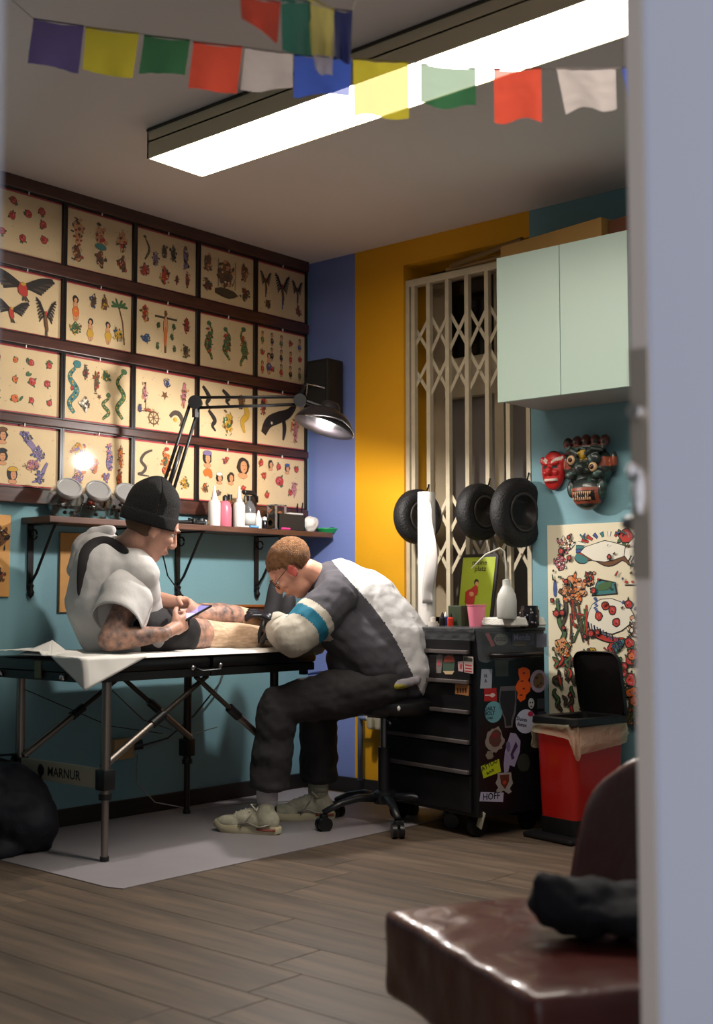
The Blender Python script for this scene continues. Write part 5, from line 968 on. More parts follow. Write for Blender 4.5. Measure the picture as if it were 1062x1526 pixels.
# ---------------------------------------------------------------- dark bag at the left
c = onz(-4, 1262, 0) + V((-.03, .05, 0)); b = MB(); bc = P(2, 1220, 4.80); bc.z = .0
tb = thing('dark_bag', 'slumped dark navy bag on the floor at the left edge', 'bag', (bc.x, bc.y, 0)); bc = V((bc.x, bc.y, 0))
b.ell(bc + Z * .17, (.19, .17, .165), None, 22, 14); b.ell(bc + V((.02, -.02, .25)), (.13, .13, .10)); b.ell(bc + V((-.1, -.08, .2)), (.14, .13, .17)); b.ell(bc + V((.08, .05, .12)), (.13, .13, .12)); b.box(bc + Z * .03, (.3, .26, .05), None, bev=.02)
remesh(b, 'bag_body', mat('navy_bag', (17, 17, 30), .7, bump=.1, bs=80), tb, .01, 4, lambda p: .016 * noise.noise(p * 11) + .006 * noise.noise(p * 28))
MB().tube([bc + V((-.02, -.08, .33)), bc + V((.02, -.02, .365)), bc + V((.0, .05, .36)), bc + V((-.04, .09, .33))], .012, 8, flat=.4).build('strap', mat('strap_navy', (14, 14, 24), .6), tb, smooth=True)
# ---------------------------------------------------------------- prayer flags
def flagmat(nm, c): return mat('flag_' + nm, c, .8, translu=.5, tp=.28 if nm == 'white' else .05)
FC = dict(purple=(96, 84, 134), yellow=(192, 178, 56), green=(58, 108, 72), red=(212, 82, 62), white=(206, 194, 192), blue=(64, 88, 176), teal=(66, 124, 108), cream=(206, 192, 112), navy=(46, 52, 104))
PD = 3.2
def flags(name, lb, line, items, ends):
    t = thing(name, lb, 'bunting', line[0]); pts = [ends[0]] + line + [ends[1]]
    MB().tube(pts, .0016, 6).build('cord', mat('flag_cord', (206, 196, 186), .7), t, smooth=True)
    for k, (cn_, q) in enumerate(items):     # q: four pixel corners (tl, tr, br, bl) + depth
        tl, tr, br, bl, d0, d1 = q; A, B_, C_, D_ = P(*tl, d0), P(*tr, d1), P(*br, d1), P(*bl, d0)
        def fn(u, v, A=A, B_=B_, C_=C_, D_=D_, k=k):
            tp = A.lerp(B_, u) - Z * (.004 * math.sin(math.pi * u) * 1.2); bt = D_.lerp(C_, u) + Z * .006 * math.sin(u * 6 + k * 2)
            return tp.lerp(bt, v) + F0 * (.010 * v * math.sin(u * 7 + k * 1.7) + .004 * noise.noise(V((u * 6, v * 6, k))))
        f_ = MB().grid(fn, 12, 12).build('flag', flagmat(cn_, FC[cn_]), t, smooth=True, fix=False); f_['label'] = cn_ + ' cloth flag'
        pr = Print(A.lerp(B_, .2).lerp(D_.lerp(C_, .2), .25) - F0 * .016, (B_ - A) * .6, (A - D_) * -.0 + Z * .09, -F0, 1, k)
        hm_ = MB().tube([A.lerp(B_, i / 6) - F0 * .001 for i in range(7)], .0028, 6, flat=.6).build('hem', flagmat(cn_, FC[cn_]), f_, smooth=True)
row = [('purple', ((50, 28), (125, 39), (116, 107), (41, 94))), ('yellow', ((128, 41), (207, 50), (197, 118), (122, 104))), ('green', ((215, 53), (283, 60), (276, 112), (207, 108))), ('red', ((288, 63), (361, 70), (353, 139), (281, 133))), ('white', ((365, 71), (436, 80), (436, 132), (358, 136))), ('blue', ((438, 82), (524, 88), (521, 142), (437, 142))),
       ('yellow', ((526, 88), (608, 93), (609, 176), (527, 174))), ('green', ((626, 95), (709, 102), (709, 160), (626, 157))), ('red', ((735, 104), (806, 102), (808, 180), (737, 180))), ('white', ((829, 102), (917, 102), (918, 160), (843, 167))), ('blue', ((926, 101), (1000, 100), (1003, 176), (938, 176)))]
ds = [3.25 - .03 * i for i in range(12)]
line = [P(50, 28, ds[0])] + [P(*it[1][1], ds[i + 1]) for i, it in enumerate(row)]
flags('prayer_flags', 'string of coloured prayer flags sagging across the view under the ceiling', line, [(it[0], (*it[1], ds[i], ds[i + 1])) for i, it in enumerate(row)], (onz(-120, -120, 2.718), onx(1250, -40, 3.614)))
r2 = [('red', ((357, -8), (418, 4), (413, 62), (360, 28)), 2.6, 2.65), ('teal', ((418, -10), (462, 4), (466, 84), (420, 76)), 2.65, 2.7), ('cream', ((457, -6), (498, 15), (495, 86), (464, 80)), 2.7, 2.74), ('navy', ((497, 14), (525, 17), (522, 96), (500, 88)), 2.74, 2.78), ('white', ((466, 80), (496, 84), (495, 114), (470, 106)), 2.76, 2.79)]
flags('prayer_flags', 'second nearer string of prayer flags, bunched at the top edge of the view', [P(357, -8, 2.6), P(418, 4, 2.65), P(460, 4, 2.7), P(498, 14, 2.74), P(525, 17, 2.78)], [(a[0], (*a[1], a[2], a[3])) for a in r2], (onz(280, -300, 2.718), onz(570, -190, 2.718)))
# ---------------------------------------------------------------- people
SK = mat('skin', (212, 160, 138), .5, var=.10, vs=14, bump=.05, bs=120, spec=.4)
def limb(mb, pts):            # [(point, radius), ...] tapered, rounded at the joints
    for (a, ra), (b, rb) in zip(pts, pts[1:]):
        k = max(3, int((b - a).length / .03)); mb.tube([a.lerp(b, i / k) for i in range(k + 1)], [ra + (rb - ra) * i / k for i in range(k + 1)], 16)
    for p, r in pts: mb.ell(p, r, None, 16, 10)
def head_blobs(mb, c, R, s=1):
    q = lambda x, y, z: c + R @ (V((x, y, z)) * s)
    e = lambda p, r, rot=None: mb.ell(q(*p), tuple(a * s for a in r), R if rot is None else R @ rot, 22, 14)
    e((0, -.018, .045), (.075, .094, .078)); e((0, .012, .01), (.068, .078, .085)); e((0, .03, -.035), (.056, .062, .07)); e((0, .052, -.082), (.036, .036, .03)); e((0, .03, -.07), (.05, .05, .04))
    e((0, .055, .05), (.056, .034, .035)); mb.tube([q(0, .086, .035), q(0, .1, .012), q(0, .111, -.012)], [.010 * s, .011 * s, .014 * s], 10); e((0, .108, -.016), (.015, .014, .012)); e((-.011, .1, -.018), (.01, .012, .009)); e((.011, .1, -.018), (.01, .012, .009))
    e((0, .092, -.045), (.026, .012, .007)); e((0, .090, -.055), (.022, .012, .008)); e((.036, .07, -.005), (.024, .022, .022)); e((-.036, .07, -.005), (.024, .022, .022))
    for x in (-1, 1):
        e((.073 * x, -.004, .004), (.008, .02, .032), Matrix.Rotation(-.25 * x, 3, 'Z')); e((.079 * x, -.012, .02), (.007, .013, .018)); e((.076 * x, .004, -.02), (.007, .01, .012)); mb.tube([q(.012 * x, .093, .042), q(.032 * x, .09, .046), q(.05 * x, .076, .038)], [.007 * s] * 3, 8)
def eyes(c, R, par, s=1):
    for x in (-1, 1):
        p = c + R @ (V((.03 * x, .074, .018)) * s); MB().ell(p, (.013 * s,) * 3, R, 14, 10).build('eye', mat('eye_white', (220, 212, 206), .2), par, smooth=True)
        MB().ell(p + R @ V((0, .0095 * s, -.001)), (.006 * s, .005 * s, .006 * s), R, 10, 8).build('iris', mat('iris_dark', (46, 40, 40), .15), par, smooth=True)
        MB().tube([c + R @ (V((a * x, b, z)) * s) for a, b, z in ((.014, .1, .04), (.032, .096, .047), (.05, .082, .04))], [.004 * s, .005 * s, .003 * s], 8, flat=.6).build('eyebrow', mat('brow_hair', (96, 66, 44), .8), par, smooth=True)
    MB().tube([c + R @ (V((a, b, z)) * s) for a, b, z in ((-.022, .098, -.05), (0, .1045, -.049), (.022, .098, -.05))], [.003, .0055, .003], 8, flat=.6).build('mouth', mat('lip_skin', (186, 112, 100), .5), par, smooth=True)
def hand_blobs(mb, wrist, palm_c, fwd, nrm, curl=.5, side=1, s=1, spread=.006):
    """palm plus five bent fingers; fwd towards the knuckles, nrm out of the back of the hand, side = thumb side"""
    f = V(fwd).normalized(); n = V(nrm); n = (n - f * n.dot(f)).normalized(); l = f.cross(n) * side; pc = V(palm_c)
    mb.box(pc, (.072 * s, .078 * s, .026 * s), Matrix((l, f, n)).transposed(), bev=.010); limb(mb, [(V(wrist), .027 * s), (pc - f * .03 * s, .028 * s)])
    mb.ell(pc - f * .01 * s + l * .026 * s - n * .006, (.02 * s, .03 * s, .018 * s), Matrix((l, f, n)).transposed())
    L = [.068, .08, .074, .058]
    for i in range(4):
        b = pc + f * .036 * s + l * (.028 - .0185 * i) * s; a = 0; p = b; pts = [(p - f * .012, .0095 * s)]; pts.append((p, .0092 * s))
        for j, fr in enumerate((.45, .32, .23)):
            a += curl * (1.0, 1.15, .8)[j]; d = f * math.cos(a) - n * math.sin(a) + l * spread * (1.5 - i); p = p + d * L[i] * fr * s; pts.append((p, (.0088 - .0008 * j) * s))
        limb(mb, pts)
    t0 = pc - f * .026 * s + l * .03 * s; t1 = t0 + (l * .75 + f * .6 - n * .35).normalized() * .036 * s; t2 = t1 + (f * .9 + l * .15 - n * .45).normalized() * .03 * s; t3 = t2 + (f * .85 - l * .25 - n * .5).normalized() * .024 * s
    limb(mb, [(t0, .0145 * s), (t1, .0115 * s), (t2, .0105 * s), (t3, .009 * s)])
def cam_dir(x, y, d): return (RT * x + Z * y + F0 * d).normalized()      # right, up, away
# ===== the person on the couch
pp = thing('person', 'person in black beanie and white tee, sitting on couch holding a phone', 'person', tuple(P(185, 950, 4.98).xy) + (TT,))
hc = P(224, 789, 4.94); fwd = cam_dir(.76, -.44, .40); upv = cam_dir(.30, 1, -.05); HR = frame(fwd, upv)
pel = P(186, 932, 4.98); waist = P(158, 898, 5.0); chest = P(163, 858, 5.0); neck = P(186, 822, 4.98)
shN = P(212, 856, 4.86); shF = P(135, 822, 5.12); elN = P(163, 953, 4.74); wrN = P(243, 945, 4.80); elF = P(226, 893, 5.24); wrF = P(262, 898, 5.12)
hipN, knN, anN = P(212, 940, 4.93), P(325, 948, 5.28), P(420, 952, 5.55); hipF, knF, anF = P(180, 930, 5.12), P(330, 918, 5.46), P(402, 928, 5.66)
PHc = P(288, 914, 4.97); phU = cam_dir(.66, .40, .5); phN = cam_dir(-.62, .55, -.50); phV = phN.cross(phU).normalized(); phN = phU.cross(phV).normalized()
if phN.dot(cam_dir(-.62, .55, -.50)) < 0: phN = -phN
b = MB(); head_blobs(b, hc, HR, 1.05)
limb(b, [(hc + HR @ V((0, -.03, -.05)), .054), (neck, .058)]); limb(b, [(neck, .06), (chest, .12), (waist, .125), (pel, .13)]); limb(b, [(neck, .05), (shN, .05)]); limb(b, [(neck, .05), (shF, .05)])
limb(b, [(shN, .052), (elN, .045)]); limb(b, [(elN, .046), (elN.lerp(wrN, .35), .045), (wrN, .029)]); limb(b, [(shF, .052), (elF, .042)]); limb(b, [(elF, .042), (wrF, .027)])
limb(b, [(hipN, .085), (knN, .062)]); limb(b, [(knN, .061), (knN.lerp(anN, .3), .062), (anN, .041)]); limb(b, [(hipF, .085), (knF, .058)]); limb(b, [(knF, .056), (knF.lerp(anF, .3), .056), (anF, .038)])
for a_, dd in ((anN, cam_dir(.5, .3, .6)), (anF, cam_dir(.5, .5, .6))): limb(b, [(a_ - cam_dir(.6, -.2, .6) * .0, .04), (a_ + dd * .03 + Z * .06, .034), (a_ + dd * .04 + Z * .12, .028), (a_ + dd * .05 + Z * .15, .024)])
palmN = PHc - phU * .028 - phN * .03 - phV * .0; palmN = wrN.lerp(P(276, 927, 4.93), .78); palmF = wrF.lerp(P(288, 899, 5.03), .72)
hand_blobs(b, wrN, palmN, (P(284, 920, 4.95) - wrN), cam_dir(-.1, -.35, -1), .62, -1, .95); hand_blobs(b, wrF, palmF, (P(300, 904, 5.0) - wrF), cam_dir(.1, .7, .5), .62, 1, .95)
TAT = mat('tattooed_skin', (206, 156, 132), .5, var=.9, vs=34, rgb2=(88, 80, 82)); HAIRY = mat('hairy_leg', (240, 208, 176), .55, var=.5, vs=95, stretch=(1, .25, 1), rgb2=(196, 158, 126), bump=.1, bs=200)
def pm_(p, n):
    d = [((p - a).length) for a in ()]
    def near(a, b_, r): 
        ab = b_ - a; t_ = max(0, min(1, (p - a).dot(ab) / ab.dot(ab))); return (p - a - ab * t_).length < r
    if near(elN - (wrN - elN) * .05, elN.lerp(wrN, .86), .062) or near(elN, elN.lerp(shN, .75), .07): return 1
    if near(knF.lerp(hipF, .4), knF.lerp(anF, .12), .075) or near(knN.lerp(hipN, .45), knN.lerp(hipN, .30), .075): return 1
    if near(knN.lerp(hipN, .6), anN, .08) or near(hipF, anF, .08): return 2
    return 0
body = remesh(b, 'body', [SK, TAT, HAIRY], pp, .0055, 3, None, pm_)
eyes(hc, HR, pp, 1.05)
# hair at the nape, beanie
def hairf(sx, sy, sz, cz, test):
    h = MB(); h.ell((0, 0, 0), (1, 1, 1), None, 40, 28); keep = []
    vs = [V((v.x * sx, v.y * sy - .02, v.z * sz + cz)) for v in h.v]; ok = [test(v) for v in vs]
    m_ = MB(); m_.v = vs; m_.f = [f for f in h.f if all(ok[i] for i in f)]; m_.m = [0] * len(m_.f); return m_
def hair(par, c, R, m, sx, sy, sz, cz, test, name='hair', disp=.002, th=.008):
    h = hairf(sx, sy, sz, cz, test); h.v = [c + R @ (v * (1 + disp * 8 * noise.noise(v * 60))) for v in h.v]
    used = sorted({i for f in h.f for i in f}); ix = {o_: k for k, o_ in enumerate(used)}; h.v = [h.v[i] for i in used]; h.f = [tuple(ix[i] for i in f) for f in h.f]
    return h.build(name, m, par, smooth=True, thick=th)
hair(pp, hc, HR, mat('nape_hair', (104, 76, 56), .85, bump=.3, bs=300), .079, .098, .086, .03, lambda v: v.y < .01 and -.062 < v.z < .04, disp=.001, th=.004)
bn = MB(); pr = [(r_ * 1.09, z_ * 1.07) for r_, z_ in [(.0865, -.022), (.0895, -.012), (.0895, .02), (.088, .028), (.0875, .05), (.084, .08), (.072, .11), (.052, .133), (.03, .148), (.014, .158), (0, .162)]]
bR = HR @ Matrix.Rotation(math.radians(14), 3, 'X'); bc_ = hc + HR @ V((0, -.026, .036))
def bean(u, v):
    k = v * (len(pr) - 1); i = min(int(k), len(pr) - 2); r_, z_ = [pr[i][j] + (pr[i + 1][j] - pr[i][j]) * (k - i) for j in (0, 1)]; a = u * 2 * math.pi
    q = V((r_ * math.cos(a) * .94, r_ * math.sin(a) * 1.13, z_)); q.y -= .012 * max(0, v - .5); q *= 1 + .03 * noise.noise(q * 24); return bc_ + bR @ q
KN = mat('beanie_knit', (15, 12, 12), .9, bump=.8, bs=220, stretch=(3, 3, .6)); be = MB().grid(bean, 44, 22).build('beanie', KN, pp, smooth=True, thick=.005, sub=1)
MB().grid(lambda u, v: bc_ + bR @ V(((.0998 + .002 * math.sin(v * 3.14)) * math.cos(u * 6.2832) * .94, (.0998 + .002 * math.sin(v * 3.14)) * math.sin(u * 6.2832) * 1.13, -.024 + .05 * v)), 44, 6).build('beanie_fold', KN, be, smooth=True, thick=.004)
# white T-shirt
TS = mat('white_tee', (212, 208, 206), .85, bump=.12, bs=30, var=.04, vs=4)
b = MB(); limb(b, [(neck + (chest - neck) * .35, .098), (chest, .155), (waist, .162), (pel.lerp(waist, .3), .16), (pel + Z * .02, .16)])
for s__, sh_, el_, k in ((0, shN, elN, .66), (1, shF, elF, .6)):
    limb(b, [(neck.lerp(sh_, .4), .068), (sh_, .070)]); limb(b, [(chest, .13), (sh_.lerp(chest, .2), .078)]); a = sh_; c = sh_.lerp(el_, k); 
    if s__: limb(b, [(a, .082), (a.lerp(c, .6), .080), (c, .088)])
limb(b, [(P(128, 896, 5.03), .085), (P(152, 945, 5.0), .10)]); b.ell(P(212, 880, 4.90), (.075, .075, .09)); b.ell(P(196, 862, 4.90), (.085, .085, .085)); limb(b, [(P(190, 948, 4.9), .09), (P(228, 950, 4.9), .05)]); b.ell(P(150, 812, 5.1), (.095, .085, .06)); b.ell(P(198, 900, 4.94), (.115, .11, .15))
def fold_tee(p):
    q = p - chest; u_ = q.dot(RT); k_ = q.dot(F0); return .007 * noise.noise(V((u_ * 5 + q.z * 4, k_ * 4, q.z * 13 - u_ * 9))) + .0025 * noise.noise(q * 30)
tee = remesh(b, 'tee', TS, pp, .008, 14, fold_tee)
# near sleeve: an open tube hanging from the shoulder
a_, c_ = shN.lerp(chest, .28) + V((0, 0, .0)), shN.lerp(elN, .74); ad = (c_ - a_).normalized(); s1 = ad.cross(F0).normalized(); s2 = ad.cross(s1).normalized()
def slv(u, v):
    th = u * 2 * math.pi; r_ = .050 + .052 * min(1, v * 2.2) ** .7 + .006 * math.sin(th * 3 + v * 4) * v + .005 * noise.noise(V((math.cos(th) * 2, math.sin(th) * 2, v * 5)))
    return a_.lerp(c_, v) + (s1 * math.cos(th) + s2 * math.sin(th)) * r_ + ad * .022 * v * math.cos(th + .6)
MB().grid(slv, 40, 22).build('sleeve', TS, tee, smooth=True, thick=.004)
# white hood thrown back, dark neck band falling down the back
b = MB(); limb(b, [(P(166, 790, 5.06), .022), (P(142, 797, 5.08), .034), (P(122, 818, 5.09), .04), (P(112, 850, 5.10), .036)])
remesh(b, 'hood', TS, pp, .006, 4, lambda p: .005 * noise.noise(p * 24))
from mathutils.bvhtree import BVHTree
def surf(o, pts, off=.0):
    M_ = WM(o); bv = BVHTree.FromPolygons([M_ @ v.co for v in o.data.vertices], [tuple(p.vertices) for p in o.data.polygons]); out = []
    for px, py in pts:
        h_ = bv.ray_cast(CAM, ray(px, py).normalized())
        if h_[0] is not None: out.append(h_[0] - ray(px, py).normalized() * off)
    return out
NB_ = mat('dark_band', (34, 28, 30), .75)
sp_ = surf(tee, [(192, 824), (182, 818), (170, 811), (159, 807), (148, 808), (138, 813), (130, 822), (126, 834), (123, 848), (120, 862), (118, 876), (117, 889)], .004)
MB().tube(sp_, [.010, .017, .022, .026, .03, .034, .033, .028, .022, .016, .010, .004][:len(sp_)], 12, flat=.35, up=ray(130, 840).normalized() * -1).build('dark_scarf', NB_, pp, smooth=True, sub=1)
# shorts
b = MB(); limb(b, [(pel, .145), (hipN, .105), (hipN.lerp(knN, .48), .088)]); limb(b, [(pel, .14), (hipF, .105), (hipF.lerp(knF, .42), .085)])
remesh(b, 'shorts', mat('black_shorts', (26, 24, 28), .8), pp, .008, 4, lambda p: .004 * noise.noise(p * 22))
# trainers' dark socks on the feet
b = MB()
for a_, dd in ((anN, cam_dir(.5, .3, .6)), (anF, cam_dir(.5, .5, .6))): limb(b, [(a_, .047), (a_ + dd * .03 + Z * .06, .042), (a_ + dd * .04 + Z * .12, .036), (a_ + dd * .05 + Z * .155, .031)])
remesh(b, 'sock', mat('dark_sock', (28, 26, 30), .8), pp, .007, 3)
# phone: its own thing, in the hands
ph = thing('phone', 'black smartphone with lit screen in the seated person\'s hands', 'phone', PHc); Rp = Matrix((phU, phV, phN)).transposed()
MB().box(PHc, (.145, .072, .009), Rp, bev=.003).build('phone_body', BLACK, ph); MB().box(PHc + phN * .0048 - phU * .002, (.125, .066, .0006), Rp).build('screen', mat('phone_screen', (60, 55, 90), .1, emit=.5, ecol=(150, 140, 200)), ph)
MB().box(PHc + phN * .0052 - phU * .035, (.05, .06, .0004), Rp).build('screen_picture', mat('screen_pic', (190, 180, 220), .2, emit=.6, ecol=(190, 185, 225)), ph)
# ===== the tattooist
tp = thing('person', 'fair-haired tattooist in grey and white sweatshirt, bent over the client\'s leg', 'person', tuple(sc.xy) + (0,))
hc2 = P(437, 849, 5.28); f2 = cam_dir(-.62, -.78, .12); u2 = cam_dir(-.78, .62, -.05); HR2 = frame(f2, u2)
pel2 = P(588, 1008, 5.33); w2 = P(574, 955, 5.34); ch2 = P(540, 905, 5.34); up2 = P(508, 880, 5.34); nk2 = P(478, 862, 5.31)
sN = P(497, 893, 5.15); sF = P(502, 894, 5.50); eN = P(440, 950, 5.02); wN = P(414, 938, 5.27); eF = P(466, 952, 5.52); wF = P(406, 925, 5.54)
hN2, kN2, aN2 = P(566, 1020, 5.24), P(414, 1052, 5.16), P(398, 1192, 5.17); hF2, kF2, aF2 = P(566, 1020, 5.44), P(474, 1052, 5.5), P(474, 1180, 5.5)
b = MB(); head_blobs(b, hc2, HR2, .98); limb(b, [(hc2 + HR2 @ V((0, -.035, -.05)), .052), (nk2, .06)]); limb(b, [(nk2, .06), (up2, .10), (ch2, .12), (w2, .12), (pel2, .13)])
for s_, e_, w_ in ((sN, eN, wN), (sF, eF, wF)): limb(b, [(up2, .07), (s_, .05), (e_, .042), (w_, .028)])
for h_, k_, a_ in ((hN2, kN2, aN2), (hF2, kF2, aF2)): limb(b, [(h_, .085), (k_, .058), (k_.lerp(a_, .3), .054), (a_, .038)])
hN_c = P(402, 934, 5.36); hF_c = P(392, 918, 5.52)
hand_blobs(b, wN, wN.lerp(hN_c, .75), hN_c - wN, cam_dir(-.2, .6, -.8), .5, -1, .95); hand_blobs(b, wF, wF.lerp(hF_c, .8), hF_c - wF, cam_dir(-.2, .8, -.4), .45, 1, .95)
SK2 = mat('skin_warm', (222, 158, 132), .5, var=.12, vs=16, bump=.05, bs=120)
remesh(b, 'body', [SK2, mat('ear_skin', (196, 92, 82), .5)], tp, .0055, 3, None, lambda p, n: 1 if (lambda q: abs(q.x) > .071 and abs(q.y + .005) < .03 and -.03 < q.z < .045)(HR2.transposed() @ (p - hc2)) else 0); eyes(hc2, HR2, tp, .98)
# black gloves over the hands
b = MB(); hand_blobs(b, wN, wN.lerp(hN_c, .75), hN_c - wN, cam_dir(-.2, .6, -.8), .5, -1, 1.06); hand_blobs(b, wF, wF.lerp(hF_c, .8), hF_c - wF, cam_dir(-.2, .8, -.4), .45, 1, 1.06)
limb(b, [(wN, .033), (wN.lerp(hN_c, .4), .034)]); limb(b, [(wF, .033), (wF.lerp(hF_c, .4), .034)])
remesh(b, 'gloves', mat('nitrile_black', (26, 25, 32), .38), tp, .004, 2)
# tattoo machine in his glove
m_ = hN_c + cam_dir(-.5, -.25, .2) * .045; tm = thing('tattoo_machine', 'black tattoo machine held in the tattooist\'s gloves', 'tattoo machine', m_); MB().tube([m_ + cam_dir(.3, 1, 0) * .05, m_, m_ - cam_dir(.3, 1, -.1) * .035, m_ - cam_dir(.3, 1, -.1) * .055], [.013, .014, .012, .003], 12).build('grip', BLACK, tm, smooth=True)
HA = mat('cropped_hair', (150, 104, 66), .95, var=.45, vs=70, bump=1.0, bs=260)
hair(tp, hc2, HR2, HA, .081, .1, .084, .045, lambda v: v.z > (.066 if v.y > .05 else (.030 + (v.y - .012) * .9 if v.y > .012 else (.012 if v.y > -.022 else -.052))), disp=.004, th=.008)
gl = MB()
for x in (-1, 1): gl.tube([hc2 + HR2 @ V((.032 * x + .024 * math.cos(a), .098 - .004 * abs(math.cos(a)), .014 + .018 * math.sin(a))) for a in [i * .4 for i in range(16)]], .0016, 6, closed=True); gl.tube([hc2 + HR2 @ V((.056 * x, .094, .02)), hc2 + HR2 @ V((.076 * x, .05, .024)), hc2 + HR2 @ V((.08 * x, .0, .022))], .0014, 6)
gl.tube([hc2 + HR2 @ V((-.008, .104, .018)), hc2 + HR2 @ V((.008, .104, .018))], .0016, 6); gl.build('glasses', mat('glasses_wire', (60, 56, 56), .3, .8), tp, smooth=True)
# sweatshirt: white back, charcoal side and sleeve, pale forearm with a teal band
b = MB(); limb(b, [(nk2.lerp(up2, .45), .098), (up2, .135), (ch2, .168), (w2, .185), (pel2.lerp(w2, .3), .175), (pel2 + Z * .03, .17)])
limb(b, [(up2, .12), (sN, .088)]); limb(b, [(up2, .12), (sF, .085)]); limb(b, [(sN, .088), (sN.lerp(eN, .6), .094), (eN, .080)]); limb(b, [(eN, .080), (eN.lerp(wN, .5), .076), (wN.lerp(eN, .12), .056)]); limb(b, [(sF, .085), (eF, .075), (wF.lerp(eF, .12), .052)])
b.ell(P(610, 988, 5.33), (.09, .12, .07)); limb(b, [(P(520, 985, 5.26), .10), (P(590, 1000, 5.30), .13)]); limb(b, [(P(500, 930, 5.2), .10), (P(560, 985, 5.25), .13)])
def fs2(p):
    q = p - ch2; f_ = .007 * noise.noise(V((q.dot(RT) * 9 + q.z * 5, q.z * 10 - q.dot(RT) * 5, q.dot(F0) * 5))) + .005 * noise.noise(q * 24)
    w_ = (p - wN).length; return f_ + (.004 * math.sin(w_ * 130) if w_ < .17 else 0)
SG = [mat('sweat_white', (214, 212, 212), .85, bump=.1, bs=60), mat('sweat_charcoal', (70, 67, 74), .85, var=.12, vs=10, bump=.1, bs=60), mat('sweat_cuff', (190, 182, 168), .85, bump=.1, bs=60), mat('sweat_teal', (20, 112, 140), .8)]
ua = (eN - sN).normalized()
def pxy(p): q = p - CAM; return 531 + FPX * q.dot(RT) / q.dot(FW), 763 - FPX * q.dot(UP) / q.dot(FW)
bk_n = cam_dir(.80, .60, -.0)      # outward from the back
ax2 = (nk2 - pel2).normalized()
def sm(p, n):
    def near(a, b_):
        ab = b_ - a; t_ = max(0, min(1, (p - a).dot(ab) / ab.dot(ab))); return (p - a - ab * t_).length, t_
    dl, tl_ = near(eN, wN); du, tu = near(sN, eN)
    if (dl < .10 and tl_ > .02 or du < .12) :
        k_ = (p - sN).dot(ua) / (eN - sN).length
        if k_ > .46: return 3 if .60 < k_ < .80 and du < dl + .035 and (p - eN).dot(wN - eN) < .5 * (wN - eN).length_squared else 2
    dl2, t2 = near(eF, wF)
    if dl2 < .085: return 2
    # seam between charcoal side panels and white back, in the body's own directions
    if (p - pel2.lerp(nk2, 0)).dot(ax2) < -.02: pass
    a_ = (p - pel2).dot(ax2) / (nk2 - pel2).length; ctr = pel2.lerp(nk2, max(0, min(1, a_))); q = p - ctr; q = q - ax2 * q.dot(ax2); up_ = (bk_n - ax2 * bk_n.dot(ax2)).normalized()
    lim = .10 + .02 * math.sin(a_ * 4) 
    return 0 if q.dot(up_) > lim - .03 * (1 - a_) else 1
remesh(b, 'sweatshirt', SG, tp, .0055, 5, fs2, sm)
MB().tube([nk2 + cam_dir(-.8, .3, 0) * .01 + HR2 @ V((.062 * math.cos(a), -.02 + .05 * math.sin(a), -.105)) for a in [i * .5 for i in range(13)]], .012, 8, closed=True, flat=.7).build('collar', SG[0], tp, smooth=True)
b = MB(); b.tube([P(560, 1012, 5.19), P(590, 1021, 5.16), P(618, 1014, 5.2), P(630, 1004, 5.3)], [.02, .026, .026, .02], 10, flat=.8); remesh(b, 'shirt_hem', [mat('hem_grey', (150, 144, 150), .8), mat('hem_yellow', (170, 158, 60), .8)], tp, .006, 2, lambda p: .004 * noise.noise(p * 50), lambda p, n: 1 if pxy(p)[1] > 1020 and pxy(p)[0] < 606 else 0)
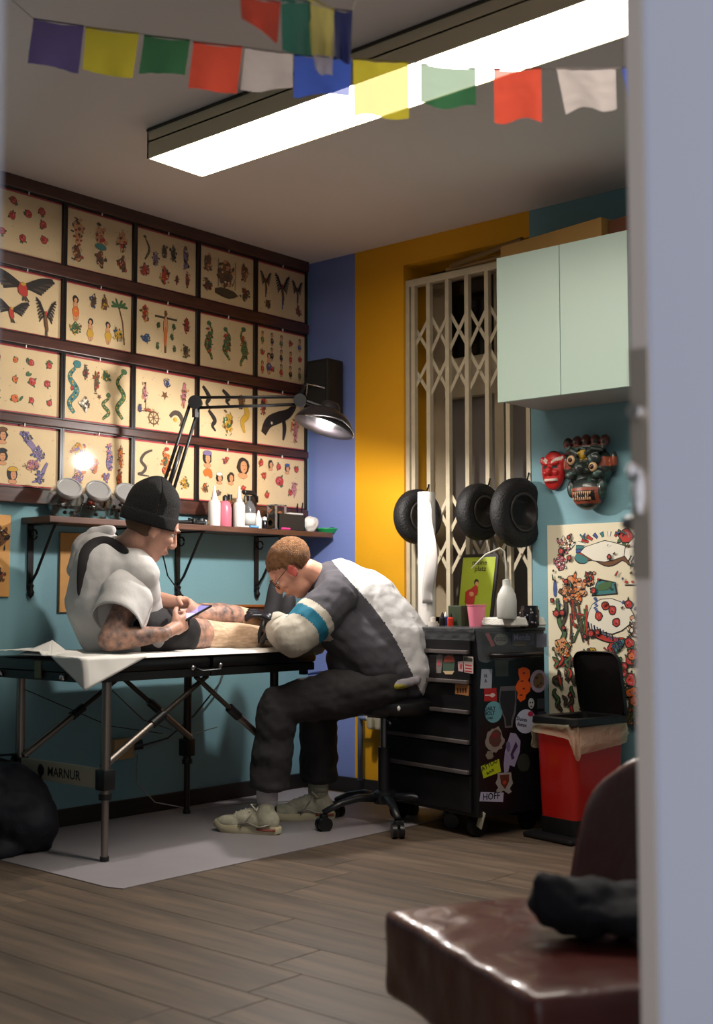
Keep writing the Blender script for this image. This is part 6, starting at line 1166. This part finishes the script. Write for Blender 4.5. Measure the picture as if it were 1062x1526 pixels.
# trousers
JN = mat('black_denim', (44, 42, 44), .85, var=.3, vs=14, bump=.15, bs=220)
def jeans(h_, k_, a_, r1=.1, flare=.085):
    m = k_.lerp(a_, .5); b.tube([k_, m, k_.lerp(a_, .86)], [.085, .084, flare], 18); limb(b, [(h_, .115), (h_.lerp(k_, .5), .098), (k_, .082)]); b.ell(k_.lerp(a_, .84), (flare * .98,) * 2 + (.03,))
b = MB(); jeans(hN2, kN2, aN2); jeans(hF2, kF2, aF2); limb(b, [(hN2, .115), (pel2 - Z * .01, .13), (hF2, .11)])
limb(b, [(P(548, 1038, 5.27), .06), (P(604, 1036, 5.3), .07)])
def jf(p): return .011 * noise.noise(V((p.x * 9, p.y * 9, p.z * 17))) + .004 * noise.noise(p * 36)
remesh(b, 'trousers', JN, tp, .008, 3, jf)
def shoe(a_, d, nm='trainer', tone=(186, 182, 160)):
    d = V((d.x, d.y, 0)).normalized(); s_ = V((-d.y, d.x, 0)); h0 = V((a_.x, a_.y, 0)) - d * .065; q = lambda x, y, z: h0 + d * x + s_ * y + Z * z; R = Matrix((s_, d, Z)).transposed()
    b = MB(); b.ell(q(.05, 0, .055), (.036, .055, .05), R); b.ell(q(.13, 0, .052), (.04, .08, .045), R); b.ell(q(.21, 0, .038), (.046, .075, .032), R); limb(b, [(q(.06, 0, .07), .038), (q(.055, 0, .10), .036)]); limb(b, [(q(.1, 0, .085), .028), (q(.18, 0, .055), .028)])
    r = remesh(b, nm, [mat('shoe_mesh', tone, .7, var=.25, vs=30, bump=.2, bs=260)], tp, .005, 3)
    so = MB()
    out = [(-.008, 0), (.0, .026), (.05, .036), (.1, .034), (.17, .046), (.235, .046), (.275, .03), (.288, 0), (.275, -.03), (.235, -.046), (.17, -.046), (.1, -.034), (.05, -.036), (.0, -.026)]
    secs = [[q(.14 + (x - .14) * k, y * k, z + (.016 if x > .26 else 0)) for x, y in out] for z, k in ((.002, .96), (.008, 1.02), (.026, 1.03), (.034, .98))]; loft(so, secs); so.build('sole', mat('shoe_sole', (200, 190, 158), .6), r, smooth=50)
    L_ = MB()
    for k in range(5): x = .095 + k * .022; zt = .112 - .36 * (x - .095); L_.tube([q(x, -.028, zt - .014), q(x + .008, 0, zt + .002), q(x, .028, zt - .014)], .0035, 6)
    L_.tube([q(.09, .01, .118), q(.1, .05, .125), q(.075, .05, .10), q(.09, 0, .118)], .003, 6); L_.tube([q(.09, -.01, .118), q(.1, -.05, .128), q(.08, -.055, .09)], .003, 6); L_.build('laces', mat('laces', (208, 202, 188), .8), r, smooth=True)
    for s2 in (-1, 1):
        O = MB(); O.tube([q(.02, s2 * .036, .045), q(.07, s2 * .04, .032), q(.12, s2 * .041, .05), q(.16, s2 * .046, .04)], .006, 6, flat=.6); O.tube([q(.105, s2 * .038, .085), q(.13, s2 * .043, .05), q(.15, s2 * .046, .03)], .005, 6, flat=.6); O.build('overlay', mat('shoe_overlay', (158, 152, 140), .35, .4), r, smooth=True)
        MB().tube([q(.0, s2 * .033, .024), q(.05, s2 * .0375, .022), q(.08, s2 * .037, .026)], .005, 6).build('sole_insert', mat('shoe_insert', (150, 72, 56), .5), r, smooth=True)
    return r
dN = (onz(310, 1235, 0) - onz(420, 1243, 0)); shoe(V((onz(393, 1243, 0).x, onz(393, 1243, 0).y, 0)), dN)
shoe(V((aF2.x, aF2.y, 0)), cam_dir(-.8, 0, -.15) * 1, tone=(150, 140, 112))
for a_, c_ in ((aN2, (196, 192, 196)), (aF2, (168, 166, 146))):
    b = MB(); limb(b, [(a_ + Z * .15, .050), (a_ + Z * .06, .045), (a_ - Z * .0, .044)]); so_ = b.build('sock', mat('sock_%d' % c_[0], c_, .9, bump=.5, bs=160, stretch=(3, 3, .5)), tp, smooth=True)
